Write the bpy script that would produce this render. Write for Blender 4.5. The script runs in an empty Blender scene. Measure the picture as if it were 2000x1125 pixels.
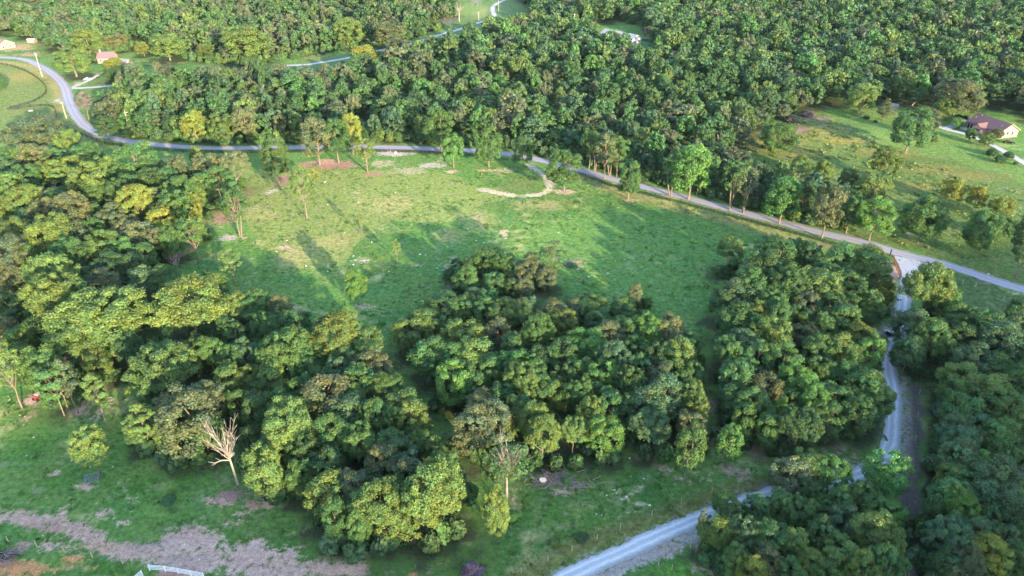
import bpy, math, random
import numpy as np
from mathutils import Vector, Matrix

scene = bpy.context.scene
col = scene.collection
R = math.radians
random.seed(7)
rng = np.random.default_rng(7)

# ------------------------------------------------------------------ camera, world, sun, exposure
F, CH, TH = 1428.0, 110.0, R(30)
cam_d = bpy.data.cameras.new("camera")
cam = bpy.data.objects.new("camera", cam_d)
col.objects.link(cam)
cam.location = (0, 0, CH)
cam.rotation_euler = (R(60), 0, 0)
cam_d.sensor_width = 36.0
cam_d.lens = F / 2000.0 * 36.0
cam_d.clip_end = 8000
scene.camera = cam

SUN_EL = 12.0
SUN_AZ = Vector((0.52, -0.854, 0)).normalized()        # towards the sun: behind the camera, to the right
sun_dir = Vector((SUN_AZ.x * math.cos(R(SUN_EL)), SUN_AZ.y * math.cos(R(SUN_EL)), math.sin(R(SUN_EL))))
world = bpy.data.worlds.new("World")
scene.world = world
world.use_nodes = True
wn = world.node_tree
bg = wn.nodes["Background"]
sky = wn.nodes.new("ShaderNodeTexSky")
sky.sky_type = 'NISHITA'
sky.sun_disc = False
sky.sun_elevation = R(SUN_EL)
sky.sun_rotation = math.atan2(SUN_AZ.x, SUN_AZ.y)
sky.air_density = 1.0
sky.dust_density = 0.6
sky.ozone_density = 1.6
wn.links.new(sky.outputs[0], bg.inputs[0])
bg.inputs[1].default_value = 0.15
sl = bpy.data.lights.new("sun", 'SUN')
sl.energy = 3.0
sl.angle = R(1.0)
sl.color = (1.0, 0.80, 0.50)
so = bpy.data.objects.new("sun", sl)
col.objects.link(so)
so.rotation_euler = (-sun_dir).to_track_quat('-Z', 'Y').to_euler()
scene.view_settings.view_transform = 'Standard'
scene.view_settings.look = 'None'
scene.view_settings.exposure = 2.66
scene.view_settings.gamma = 1.0
scene.cycles.max_bounces = 5
scene.cycles.diffuse_bounces = 3
scene.cycles.transmission_bounces = 3
scene.cycles.transparent_max_bounces = 4
scene.cycles.use_denoising = True

# ------------------------------------------------------------------ terrain height and pixel -> ground
RD = -Vector((SUN_AZ.x, SUN_AZ.y))     # direction shadows fall
def hgt(x, y):
    x = np.asarray(x, float); y = np.asarray(y, float)
    h = 0.9 * np.sin(x / 61.0 + 0.7) * np.cos(y / 83.0 + 0.3) + 0.5 * np.sin(x / 29.0 + y / 37.0)
    s = x * RD.x + y * RD.y
    q = np.clip(-x * RD.y + y * RD.x, -400, 400)
    shade_crest = 41.0 + 9.5 / (1 + np.exp(-(q + 27) / 6.0)) + 4.5 / (1 + np.exp(-(q - 5) / 8.0)) + 3.5 / (1 + np.exp((q + 128) / 10.0)) + 1.5 * np.sin(q / 31.0) + 1.5 * np.sin(q / 13.0 + 1.0)
    h = h + shade_crest * np.exp(-((s + 100.0) / 42.0) ** 2)  # added unseen ridge behind the camera, shaped to shade the near ground
    h = h + 2.6 * np.exp(-((x - 150) / 30.0) ** 2 - ((y - 335) / 14.0) ** 2)
    return h
def at(u, v, up=0.0):
    dx = (u - 1000) / F; dz = -(v - 562.5) / F
    ry = math.cos(TH) + dz * math.sin(TH); rz = -math.sin(TH) + dz * math.cos(TH)
    g = 0.0
    for _ in range(8):
        t = (g + up - CH) / rz
        g = float(hgt(dx * t, ry * t))
    return Vector((dx * t, ry * t, g))
def proj(x, y, z):
    d = y * math.cos(TH) - (z - CH) * math.sin(TH)
    up = y * math.sin(TH) + (z - CH) * math.cos(TH)
    return 1000 + F * x / d, 562.5 - F * up / d, d
def height_for(p, vtop):
    lo, hi = 0.2, 60.0
    for _ in range(30):
        m = (lo + hi) / 2
        if proj(p.x, p.y, p.z + m)[1] > vtop: lo = m
        else: hi = m
    return lo
def mpp(p):                                             # metres per photo pixel at a point
    return proj(p.x, p.y, p.z)[2] / F

# ------------------------------------------------------------------ materials
def mat(name, color, rough=0.8, noise=0.0, nscale=4.0, metallic=0.0, bump=0.0):
    m = bpy.data.materials.new(name); m.use_nodes = True
    nt = m.node_tree; b = nt.nodes["Principled BSDF"]
    b.inputs["Roughness"].default_value = rough
    b.inputs["Metallic"].default_value = metallic
    b.inputs["Specular IOR Level"].default_value = 0.25
    if noise > 0:
        tc = nt.nodes.new("ShaderNodeTexCoord")
        n = nt.nodes.new("ShaderNodeTexNoise"); n.inputs["Scale"].default_value = nscale; n.inputs["Detail"].default_value = 6
        r = nt.nodes.new("ShaderNodeMapRange"); r.inputs[1].default_value = 0.3; r.inputs[2].default_value = 0.7
        r.inputs[3].default_value = 1 - noise; r.inputs[4].default_value = 1 + noise
        mx = nt.nodes.new("ShaderNodeVectorMath"); mx.operation = 'SCALE'; mx.inputs[0].default_value = color[:3]
        nt.links.new(tc.outputs["Object"], n.inputs["Vector"]); nt.links.new(n.outputs[0], r.inputs[0])
        nt.links.new(r.outputs[0], mx.inputs["Scale"]); nt.links.new(mx.outputs[0], b.inputs["Base Color"])
        if bump > 0:
            bp = nt.nodes.new("ShaderNodeBump"); bp.inputs["Distance"].default_value = bump
            nt.links.new(n.outputs[0], bp.inputs["Height"]); nt.links.new(bp.outputs[0], b.inputs["Normal"])
    else:
        b.inputs["Base Color"].default_value = (*color[:3], 1)
    return m

def leaf_material(name, use_obj_color):
    m = bpy.data.materials.new(name); m.use_nodes = True
    nt = m.node_tree; nt.nodes.clear()
    out = nt.nodes.new("ShaderNodeOutputMaterial")
    at_ = nt.nodes.new("ShaderNodeAttribute"); at_.attribute_name = "tint"
    if use_obj_color:
        oi = nt.nodes.new("ShaderNodeObjectInfo")
        mul = nt.nodes.new("ShaderNodeVectorMath"); mul.operation = 'MULTIPLY'
        nt.links.new(oi.outputs["Color"], mul.inputs[0]); nt.links.new(at_.outputs["Color"], mul.inputs[1])
        c = mul.outputs[0]
    else:
        c = at_.outputs["Color"]
    d = nt.nodes.new("ShaderNodeBsdfPrincipled"); d.inputs["Roughness"].default_value = 0.62
    d.inputs["Specular IOR Level"].default_value = 0.25
    t = nt.nodes.new("ShaderNodeBsdfTranslucent")
    ty = nt.nodes.new("ShaderNodeVectorMath"); ty.operation = 'MULTIPLY'; ty.inputs[1].default_value = (1.25, 1.15, 0.6)
    mix = nt.nodes.new("ShaderNodeMixShader"); mix.inputs[0].default_value = 0.24
    nt.links.new(c, d.inputs["Base Color"]); nt.links.new(c, ty.inputs[0]); nt.links.new(ty.outputs[0], t.inputs["Color"])
    nt.links.new(d.outputs[0], mix.inputs[1]); nt.links.new(t.outputs[0], mix.inputs[2]); nt.links.new(mix.outputs[0], out.inputs[0])
    return m
M = {}
M['leaf'] = leaf_material("leaves", True)
M['leaf_mass'] = leaf_material("leaves_mass", False)
M['bark'] = mat("bark", (0.165, 0.13, 0.10), 0.9, 0.35, 3.0, bump=0.05)
M['bark_dark'] = mat("dark_bark", (0.13, 0.10, 0.08), 0.9, 0.35, 3.0, bump=0.05)
M['deadwood'] = mat("bleached_dead_wood", (0.27, 0.235, 0.205), 0.85, 0.2, 2.0, bump=0.03)
M['twig'] = mat("purple_brown_twigs", (0.26, 0.19, 0.20), 0.9, 0.3, 2.0)
M['black'] = mat("black_painted_wood", (0.022, 0.022, 0.026), 0.6, 0.3, 3.0)
M['white'] = mat("white_painted_board", (0.45, 0.43, 0.42), 0.6, 0.08, 2.0)
M['white_fence'] = mat("shade_lifted_white_paint", (0.80, 0.76, 0.76), 0.6, 0.08, 2.0)  # white paint lightened to make up for the shade the fence stands in
M['post'] = mat("yellow_pine_post", (0.42, 0.37, 0.20), 0.8, 0.15, 5.0)
M['pale_wood'] = mat("pale_wood", (0.38, 0.29, 0.23), 0.8, 0.2, 4.0)
M['redwood'] = mat("red_brown_board", (0.28, 0.10, 0.08), 0.8, 0.3, 3.0)
M['steel'] = mat("galvanised_steel", (0.20, 0.23, 0.30), 0.45, 0.1, 5.0, metallic=0.3)
M['pole'] = mat("weathered_pole_wood", (0.40, 0.32, 0.25), 0.85, 0.15, 2.0)
M['pole_grey'] = mat("grey_pole_wood", (0.42, 0.38, 0.34), 0.85, 0.15, 2.0)
M['wire'] = mat("wire", (0.10, 0.10, 0.11), 0.5)
M['brick'] = mat("pink_cream_brick", (0.40, 0.22, 0.19), 0.85, 0.14, 9.0)
M['cream'] = mat("cream_siding", (0.30, 0.235, 0.18), 0.7, 0.06, 3.0)
M['shingle'] = mat("brown_violet_shingle", (0.145, 0.082, 0.085), 0.85, 0.22, 8.0)
M['pinkroof'] = mat("faded_rose_shingle", (0.20, 0.12, 0.14), 0.85, 0.2, 6.0)
M['metalroof'] = mat("pale_metal_roof", (0.26, 0.27, 0.30), 0.5, 0.08, 3.0)
M['greyroof'] = mat("grey_shingle", (0.20, 0.18, 0.22), 0.85, 0.15, 5.0)
M['glass'] = mat("dark_window_glass", (0.02, 0.025, 0.035), 0.08)
M['carpaint'] = mat("black_car_paint", (0.012, 0.014, 0.02), 0.15)
M['carpaint_w'] = mat("white_car_paint", (0.75, 0.75, 0.75), 0.2)
M['tyre'] = mat("tyre_rubber", (0.015, 0.015, 0.015), 0.8)
M['chrome'] = mat("pale_metal", (0.5, 0.5, 0.5), 0.3, metallic=0.8)
M['red'] = mat("faded_red_paint", (0.42, 0.06, 0.05), 0.5, 0.2, 4)
M['rock'] = mat("pale_limestone", (0.62, 0.58, 0.54), 0.9, 0.18, 3.0, bump=0.05)
M['cut'] = mat("fresh_cut_wood", (0.85, 0.66, 0.50), 0.8, 0.08, 3.0)
M['concrete'] = mat("porch_concrete", (0.45, 0.43, 0.45), 0.85, 0.12, 2.0)
M['culvert'] = mat("dark_culvert_pipe", (0.02, 0.02, 0.03), 0.6)

# ------------------------------------------------------------------ mesh helpers
def mesh_np(name, V, Fq, m, tint=None, n=4):
    me = bpy.data.meshes.new(name)
    V = np.asarray(V, np.float32); Fq = np.asarray(Fq, np.int32)
    me.vertices.add(len(V)); me.vertices.foreach_set("co", V.ravel())
    me.loops.add(Fq.size); me.loops.foreach_set("vertex_index", Fq.ravel())
    me.polygons.add(len(Fq))
    me.polygons.foreach_set("loop_start", np.arange(len(Fq), dtype=np.int32) * n)
    me.update(calc_edges=True)
    if tint is not None:
        a = me.attributes.new("tint", 'FLOAT_COLOR', 'POINT')
        a.data.foreach_set("color", np.asarray(tint, np.float32).ravel())
    me.materials.append(m)
    return me

class MB:
    """collects boxes, tubes and polygons into one mesh"""
    def __init__(s): s.v = []; s.f = []
    def box(s, c, size, mtx=None):
        i = len(s.v)
        for dz in (-.5, .5):
            for dx, dy in ((-.5, -.5), (.5, -.5), (.5, .5), (-.5, .5)):
                p = Vector((c[0] + dx * size[0], c[1] + dy * size[1], c[2] + dz * size[2]))
                s.v.append(mtx @ p if mtx else p)
        for q in ((0, 3, 2, 1), (4, 5, 6, 7), (0, 1, 5, 4), (1, 2, 6, 5), (2, 3, 7, 6), (3, 0, 4, 7)):
            s.f.append([i + k for k in q])
    def bar(s, a, b, w, h):
        a = Vector(a); b = Vector(b); d = (b - a)
        L = d.length
        if L < 1e-5: return
        q = d.to_track_quat('X', 'Z').to_matrix().to_4x4()
        s.box((L / 2, 0, 0), (L, w, h), Matrix.Translation(a) @ q)
    def tube(s, pts, rad, n=6, cap=True):
        pts = [Vector(p) for p in pts]
        i0 = len(s.v)
        for k, p in enumerate(pts):
            d = (pts[min(k + 1, len(pts) - 1)] - pts[max(k - 1, 0)])
            if d.length < 1e-6: d = Vector((0, 0, 1))
            d.normalize()
            a = d.cross(Vector((0.31, 0.17, 0.94)) if abs(d.z) < 0.9 else Vector((1, 0, 0))).normalized(); b = d.cross(a)
            r = rad[k] if hasattr(rad, '__len__') else rad
            for j in range(n):
                t = 2 * math.pi * j / n
                s.v.append(p + a * (r * math.cos(t)) + b * (r * math.sin(t)))
        for k in range(len(pts) - 1):
            for j in range(n):
                s.f.append([i0 + k * n + j, i0 + k * n + (j + 1) % n, i0 + (k + 1) * n + (j + 1) % n, i0 + (k + 1) * n + j])
        if cap:
            s.f.append([i0 + j for j in range(n)][::-1]); e = i0 + (len(pts) - 1) * n
            s.f.append([e + j for j in range(n)])
    def poly(s, pts, thick=None, mtx=None):
        pts = [Vector(p) for p in pts]
        if mtx: pts = [mtx @ p for p in pts]
        i = len(s.v); n = len(pts)
        s.v += pts
        if thick is None:
            s.f.append(list(range(i, i + n))); return
        t = Vector(thick)
        if mtx: t = mtx.to_3x3() @ t
        s.v += [p + t for p in pts]
        s.f.append(list(range(i, i + n))[::-1]); s.f.append(list(range(i + n, i + 2 * n)))
        for k in range(n):
            s.f.append([i + k, i + (k + 1) % n, i + n + (k + 1) % n, i + n + k])
    def mesh(s, name, m):
        me = bpy.data.meshes.new(name)
        me.from_pydata([tuple(p) for p in s.v], [], s.f); me.update()
        me.materials.append(m)
        return me
    def obj(s, name, m, parent=None, smooth=False):
        o = bpy.data.objects.new(name, s.mesh(name, m)); col.objects.link(o)
        if parent: o.parent = parent
        if smooth:
            for p in o.data.polygons: p.use_smooth = True
        return o
def empty(name, loc, rz=0.0):
    o = bpy.data.objects.new(name, None); col.objects.link(o)
    o.location = loc; o.rotation_euler = (0, 0, rz); o.empty_display_size = 0.5
    return o
def tag(o, label=None, cat=None, group=None, kind=None):
    if label: o["label"] = label
    if cat: o["category"] = cat
    if group: o["group"] = group
    if kind: o["kind"] = kind
    return o
def ob(name, me, parent=None):
    o = bpy.data.objects.new(name, me); col.objects.link(o)
    if parent: o.parent = parent
    return o
def child(me_name, mb, m, root, **k): return mb.obj(me_name, m, root, **k)

def spline(pts, step=2.0):
    P = [Vector(p) for p in pts]; out = []
    P = [P[0] * 2 - P[1]] + P + [P[-1] * 2 - P[-2]]
    for i in range(1, len(P) - 2):
        n = max(2, int((P[i + 1] - P[i]).length / step))
        for k in range(n):
            t = k / n; a, b, c, d = P[i - 1], P[i], P[i + 1], P[i + 2]
            out.append(0.5 * ((2 * b) + (c - a) * t + (2 * a - 5 * b + 4 * c - d) * t * t + (3 * b - a - 3 * c + d) * t ** 3))
    out.append(P[-2])
    return out
def pxline(px, step=2.0):
    return spline([at(u, v) for u, v in px], step)

# ------------------------------------------------------------------ roads (ribbons)
ROAD = [(-120, 112), (-60, 111), (0, 112), (50, 117), (85, 133), (112, 152), (127, 172), (134, 195), (145, 220), (165, 245), (198, 263), (240, 274), (300, 282), (400, 289), (500, 289), (600, 288), (700, 287), (800, 289), (870, 292), (930, 295), (1000, 302), (1060, 314), (1130, 331), (1200, 351), (1300, 376), (1400, 402), (1500, 428), (1600, 454), (1700, 477), (1750, 493), (1850, 518), (1950, 551), (2020, 572), (2120, 606)]
DRIVE = [(1783, 500), (1776, 530), (1768, 570), (1763, 600), (1757, 640), (1748, 675), (1738, 700), (1737, 725), (1744, 760), (1745, 800), (1744, 840), (1739, 870), (1724, 897), (1700, 916), (1665, 931), (1600, 946), (1550, 955), (1500, 967), (1440, 985), (1400, 1001), (1340, 1024), (1280, 1050), (1220, 1078), (1160, 1104), (1110, 1128), (1050, 1158), (980, 1195)]
HOUSE_DRIVE = [(1802, 236), (1822, 244), (1850, 253), (1885, 262), (1925, 277), (1962, 296), (2000, 318), (2060, 352)]
HOUSE_SPUR = [(1846, 252), (1868, 243), (1884, 233), (1892, 228)]
STRIP_DRIVE = [(560, 128), (600, 126), (640, 120), (680, 113), (740, 99), (800, 86), (860, 68), (905, 55), (930, 46), (955, 37), (965, 30), (962, 20), (966, 10), (985, 0), (1000, -5)]
FARM_DRIVE = [(140, 172), (160, 172), (190, 170), (225, 167), (270, 164)]
FARM_DRIVE2 = [(143, 170), (160, 163), (176, 156), (192, 146)]
def ribbon(name, px, width, m, lift, taper=None):
    line = pxline(px, 1.6)
    V = []; Q = []
    NC = 7; re_ = random.Random(len(name)); line = pxline(px, 0.9)
    for k, p in enumerate(line):
        d = (line[min(k + 1, len(line) - 1)] - line[max(k - 1, 0)]); d.z = 0; d.normalize()
        nrm = Vector((-d.y, d.x, 0))
        w = width * (1 + 0.05 * math.sin(k * 0.37) + 0.035 * math.sin(k * 1.1 + 2))
        for j in range(NC):
            e_ = re_.gauss(0, 0.16) if j in (0, NC - 1) else 0.0
            q = p + nrm * (w * (j / (NC - 1) - 0.5) + e_)
            V.append((q.x, q.y, float(hgt(q.x, q.y)) + lift))
    for k in range(len(line) - 1):
        for j in range(NC - 1):
            a = k * NC + j; Q.append((a, a + NC, a + NC + 1, a + 1))
    me = mesh_np(name, V, Q, m)
    uv = me.uv_layers.new(name="UVMap")
    li = np.empty(len(me.loops), np.int32); me.loops.foreach_get("vertex_index", li)
    U = np.stack([(li % NC) / (NC - 1), (li // NC) * 0.9 / 6.0], 1).astype(np.float32)
    uv.data.foreach_set("uv", U.ravel())
    o = ob(name, me); tag(o, kind='structure'); return o
def road_mat(name, edge, track, mid, rough=0.85, ruts=2.0):
    m = bpy.data.materials.new(name); m.use_nodes = True
    nt = m.node_tree; b = nt.nodes["Principled BSDF"]; b.inputs["Roughness"].default_value = rough
    b.inputs["Specular IOR Level"].default_value = 0.2
    uvn = nt.nodes.new("ShaderNodeUVMap"); sep = nt.nodes.new("ShaderNodeSeparateXYZ"); nt.links.new(uvn.outputs[0], sep.inputs[0])
    geo = nt.nodes.new("ShaderNodeNewGeometry")
    n1 = nt.nodes.new("ShaderNodeTexNoise"); n1.inputs["Scale"].default_value = 0.35; n1.inputs["Detail"].default_value = 8; n1.inputs["Roughness"].default_value = 0.65
    nt.links.new(geo.outputs["Position"], n1.inputs["Vector"])
    add = nt.nodes.new("ShaderNodeMath"); add.operation = 'MULTIPLY_ADD'; add.inputs[1].default_value = 0.22; 
    nt.links.new(n1.outputs[0], add.inputs[0]); nt.links.new(sep.outputs[0], add.inputs[2])
    r = nt.nodes.new("ShaderNodeValToRGB"); e = r.color_ramp.elements
    e[0].position = 0.10; e[0].color = (*edge, 1); e[1].position = 1.12; e[1].color = (*edge, 1)
    for p, c in ((0.22, mid), (0.37, track), (0.48, mid), (0.61, mid), (0.74, track), (0.88, mid), (1.0, edge)):
        q = e.new(p); q.color = (*c, 1)
    nt.links.new(add.outputs[0], r.inputs[0])
    n2 = nt.nodes.new("ShaderNodeTexNoise"); n2.inputs["Scale"].default_value = 2.2; n2.inputs["Detail"].default_value = 10; n2.inputs["Roughness"].default_value = 0.7
    nt.links.new(geo.outputs["Position"], n2.inputs["Vector"])
    mr = nt.nodes.new("ShaderNodeMapRange"); mr.inputs[1].default_value = 0.3; mr.inputs[2].default_value = 0.7; mr.inputs[3].default_value = 0.82; mr.inputs[4].default_value = 1.18
    nt.links.new(n2.outputs[0], mr.inputs[0])
    sc = nt.nodes.new("ShaderNodeVectorMath"); sc.operation = 'SCALE'
    nt.links.new(r.outputs[0], sc.inputs[0]); nt.links.new(mr.outputs[0], sc.inputs["Scale"]); nt.links.new(sc.outputs[0], b.inputs["Base Color"])
    return m
m_asphalt = road_mat("worn_asphalt", (0.25, 0.23, 0.245), (0.35, 0.33, 0.37), (0.28, 0.265, 0.30))
m_gravel = road_mat("blue_grey_gravel", (0.27, 0.265, 0.265), (0.54, 0.54, 0.57), (0.37, 0.375, 0.41))
m_pale = road_mat("pale_gravel", (0.30, 0.28, 0.26), (0.48, 0.45, 0.44), (0.42, 0.39, 0.38))
ribbon("road", ROAD, 5.2, m_asphalt, 0.10)
ribbon("gravel_drive", DRIVE, 3.7, m_gravel, 0.06)
ribbon("house_driveway", HOUSE_DRIVE, 3.6, m_pale, 0.06)
ribbon("driveway_spur", HOUSE_SPUR, 4.2, m_pale, 0.08)
ribbon("field_driveway", STRIP_DRIVE, 4.2, m_pale, 0.06)
ribbon("farm_driveway", FARM_DRIVE, 3.6, m_pale, 0.06)
ribbon("farm_path", FARM_DRIVE2, 2.4, m_pale, 0.07)
def flat_patch(name, px, m, lift):
    P = [at(u, v) for u, v in px]
    # triangulated grid clipped to the polygon
    xs = [p.x for p in P]; ys = [p.y for p in P]
    b = bpy.data.meshes.new(name)
    import bmesh
    bm = bmesh.new()
    vs = [bm.verts.new((p.x, p.y, 0)) for p in P]
    bm.faces.new(vs)
    bmesh.ops.triangulate(bm, faces=bm.faces[:])
    bmesh.ops.subdivide_edges(bm, edges=bm.edges[:], cuts=3, use_grid_fill=True)
    for v in bm.verts: v.co.z = float(hgt(v.co.x, v.co.y)) + lift
    bmesh.ops.recalc_face_normals(bm, faces=bm.faces[:])
    bm.to_mesh(b); bm.free()
    b.materials.append(m)
    o = ob(name, b); tag(o, kind='structure'); return o
m_apron = mat("pale_apron_gravel", (0.36, 0.36, 0.39), 0.9, 0.25, 1.5)
flat_patch("gravel_apron", [(1744, 499), (1762, 503), (1800, 512), (1840, 522), (1862, 529), (1835, 527), (1810, 528), (1796, 538), (1786, 552), (1777, 562), (1762, 562), (1763, 548), (1760, 530), (1752, 512)], m_apron, 0.13)

# ------------------------------------------------------------------ tree inventory (read off the photograph)
COL = {
    'g': (0.064, 0.138, 0.046), 'd': (0.048, 0.100, 0.038), 'b': (0.066, 0.128, 0.062), 'l': (0.082, 0.190, 0.050),
    'y': (0.102, 0.166, 0.048), 'o': (0.100, 0.130, 0.064), 'Y': (0.165, 0.200, 0.042), 'p': (0.17, 0.13, 0.11),  # yellow green also covers sunlit crowns, some sun put in their colour
}
CNAME = {'g': 'mid green', 'd': 'dark green', 'b': 'blue green', 'l': 'bright green', 'y': 'yellow green', 'o': 'olive brown', 'Y': 'golden yellow', 'p': 'pinkish'}
GROVES = {
 'wood left of meadow': """70,262,120o 30,300,60g 66,305,60o 110,308,40g 165,303,65g 135,278,50y 90,330,45y 115,335,40y 150,322,52y 170,352,80y 205,330,50y
 22,365,70y 48,392,65y 8,405,40y 265,312,80g 292,330,45d 232,345,45g 342,325,50o 328,352,52g 352,372,60g 403,325,60o 455,325,60o 425,352,70g 396,362,45y 385,305,30y
 190,382,45g 232,378,50d 262,395,68Y 300,388,38o 92,412,52o 140,412,78o 182,418,45g 218,425,52o 242,440,45o 268,455,60o 312,430,58Y 350,400,62g 376,398,28Y 382,428,24Y
 30,452,65y 98,462,90y 145,460,50o 25,500,90o 200,478,70y 292,462,52o 332,462,46g 60,425,50b 118,385,50g 300,350,50d 250,362,50g 330,395,45g 130,500,60g
 100,540,92y 152,505,60d 215,522,72d 262,518,60d 162,548,52b 205,555,62o 12,540,60o 282,500,50g 60,500,60g 240,488,50g 50,345,60g 130,430,50d 180,450,50g 6,330,50b 318,415,40d""",
 'wood left of dead tree': """110,585,112y 20,595,64d 150,572,62b 280,552,62b 325,548,60g 200,620,170y 150,660,110y 370,600,150y 455,600,62y 415,560,70g 500,590,62g 520,642,60g 255,682,62d 300,662,60d 240,590,80g
 315,722,130y 190,705,60y 78,710,90g 110,740,70g 35,668,60g 345,800,90o 395,835,90g 400,780,80o 330,850,60y 270,835,56y 410,690,60g 445,740,66y 488,742,60y 452,700,60g 480,690,60b 460,655,55g 375,680,60d 10,640,50o 500,800,70d 470,790,60g 440,640,50d 545,600,50o 75,640,60d""",
 'wood right of dead tree': """560,690,100g 568,640,80g 592,712,72g 530,742,80y 622,742,62g 655,655,100y 718,670,86y 672,705,60d 662,728,60b 722,715,76o 700,745,80g 640,772,105o 772,760,80g 600,800,66g 560,832,100y 680,808,90b
 735,815,80g 785,790,80y 828,815,76y 650,845,80g 702,865,80g 590,880,72d 640,905,72d 762,872,70g 862,880,44y 745,905,90o 782,890,70b 640,960,88y 690,950,66o 712,990,82b 745,985,105y 765,1010,70y 850,960,120y 812,1000,90y 868,915,70y 800,930,76o
 655,1010,60g 510,770,60d 545,790,70g 490,860,60d 610,850,60g 820,870,60g 725,940,60b 590,760,60g 625,690,60g 690,780,60g 525,700,60g 700,1020,50g 585,925,60g 780,960,60g""",
 'copse in lower meadow': """950,500,72g 910,545,62g 965,552,62g 1035,520,60o 1065,535,60o 1000,562,54d 925,582,60b 985,510,50g 900,520,44d 950,585,60g 1020,560,50o""",
 'central grove below meadow': """788,640,80y 830,632,80g 868,600,80g 905,600,60g 835,605,50g 950,606,60g 800,692,80g 852,690,80g 905,655,90y 925,690,80y 970,650,62o 992,612,80y 1030,600,50b 872,740,80l 905,735,80g 
 925,835,90o 965,815,80o 940,790,70o 1032,662,54g 1080,610,66o 1052,645,70g 1100,625,60y 1120,600,40o 1165,598,60y 1218,600,58g 1240,572,34o 1262,640,64l 1240,682,60g 1305,640,66o 1325,660,50o 1352,672,46g 1190,652,62o 1150,670,80l
 1100,690,72g 1050,702,60d 1200,702,80b 1182,732,76l 1280,700,60d 1325,690,78y 1350,732,60g 1010,712,72l 1020,745,78y 1090,770,60y 1040,820,80y 1060,850,76y 1130,772,60g 1150,805,60y 1192,790,72g 1180,845,80l 1120,842,60y
 990,832,34Y 980,768,60g 1100,740,62d 1230,752,70d 1265,790,84b 1300,770,84b 1290,742,66o 1270,835,80b 1350,775,76y 1375,800,50y 1352,830,60o 880,700,60g 960,720,60g 1130,720,60g 1000,680,60g 1225,640,60g 1170,625,60g 
 1060,760,60g 1010,800,60g 1230,800,60d 1160,750,60g 1310,720,60g 1045,730,60g 930,755,60g 1330,755,50g 1250,720,60g""",
 'grove left of gravel drive': """1425,488,58y 1520,495,80g 1550,490,60g 1490,522,70d 1462,555,62g 1440,572,70b 1580,502,62d 1640,508,70g 1692,512,84y 1715,545,50y 1600,560,90y 1540,560,80g 1500,590,80g 1442,622,80g 1402,582,50d 1480,612,54y
 1572,592,72o 1622,602,70d 1690,592,80g 1730,568,40Y 1650,622,62g 1512,652,80y 1450,672,80b 1570,652,54o 1418,690,60g 1480,702,72g 1440,735,80g 1530,702,80g 1600,682,70g 1640,682,60y 1682,658,66y 1702,682,60l 1600,722,62g 1650,732,62g
 1550,740,70l 1580,760,66l 1500,762,80o 1430,775,80g 1470,790,70g 1520,802,46l 1590,785,60l 1632,782,80g 1690,755,90g 1720,780,70g 1680,805,70g 1560,832,80d 1500,832,60g 1455,812,60g 1560,620,60g 1660,560,60g 
 1620,540,60g 1520,620,60g 1610,640,60g 1660,700,60g 1620,820,60g 1480,650,60g 1540,780,60g""",
 'wood right of gravel drive': """1815,560,96y 1840,580,70l 1790,635,92b 1820,660,80g 1870,620,62g 1775,685,70d 1900,622,70g 1935,640,70g 1990,602,54g 1960,665,90b 1880,662,62d 1902,702,80b 1990,685,50g 1880,740,84y 1942,762,82y 1871,762,54g 1868,800,62g 1881,802,72g
 1980,800,72y 1900,832,80b 1867,840,70b 1878,868,70b 1950,850,80g 1992,872,54g 1871,892,80b 1902,902,72l 1858,932,54y 1880,942,72g 1950,930,90b 1990,935,50o 1853,972,80g 1872,992,72l 1920,972,80b 1972,992,72b 1992,1022,50g 1854,1050,92b
 1900,1042,80b 1872,1025,60g 1960,1050,60b 1932,1080,80Y 1992,1090,54y 1863,1100,62o 1843,1100,60d 1892,1105,62o 1950,720,60g 1990,740,60g 1930,800,60g 1980,640,60b 1960,890,60g 1900,780,60g 1930,1010,60g 1850,640,60d""",
 'clump below gravel drive': """1545,925,80o 1585,915,90y 1625,925,76l 1420,985,66g 1480,992,60g 1522,985,60g 1560,1000,80g 1612,992,62g 1680,968,60g 1705,985,66g 1742,1002,62l 1400,1040,70y 1452,1042,72b 1500,1052,90g 1552,1062,62y 1602,1042,62d
 1650,1022,80b 1702,1040,90y 1742,1062,60y 1640,1082,90y 1580,1102,62y 1500,1100,62o 1440,1095,60y 1468,1120,60Y 1725,1105,84g 1682,1112,72y 1540,1122,70g 1610,1130,70g 1640,975,60g 1580,960,60g""",
}
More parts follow.
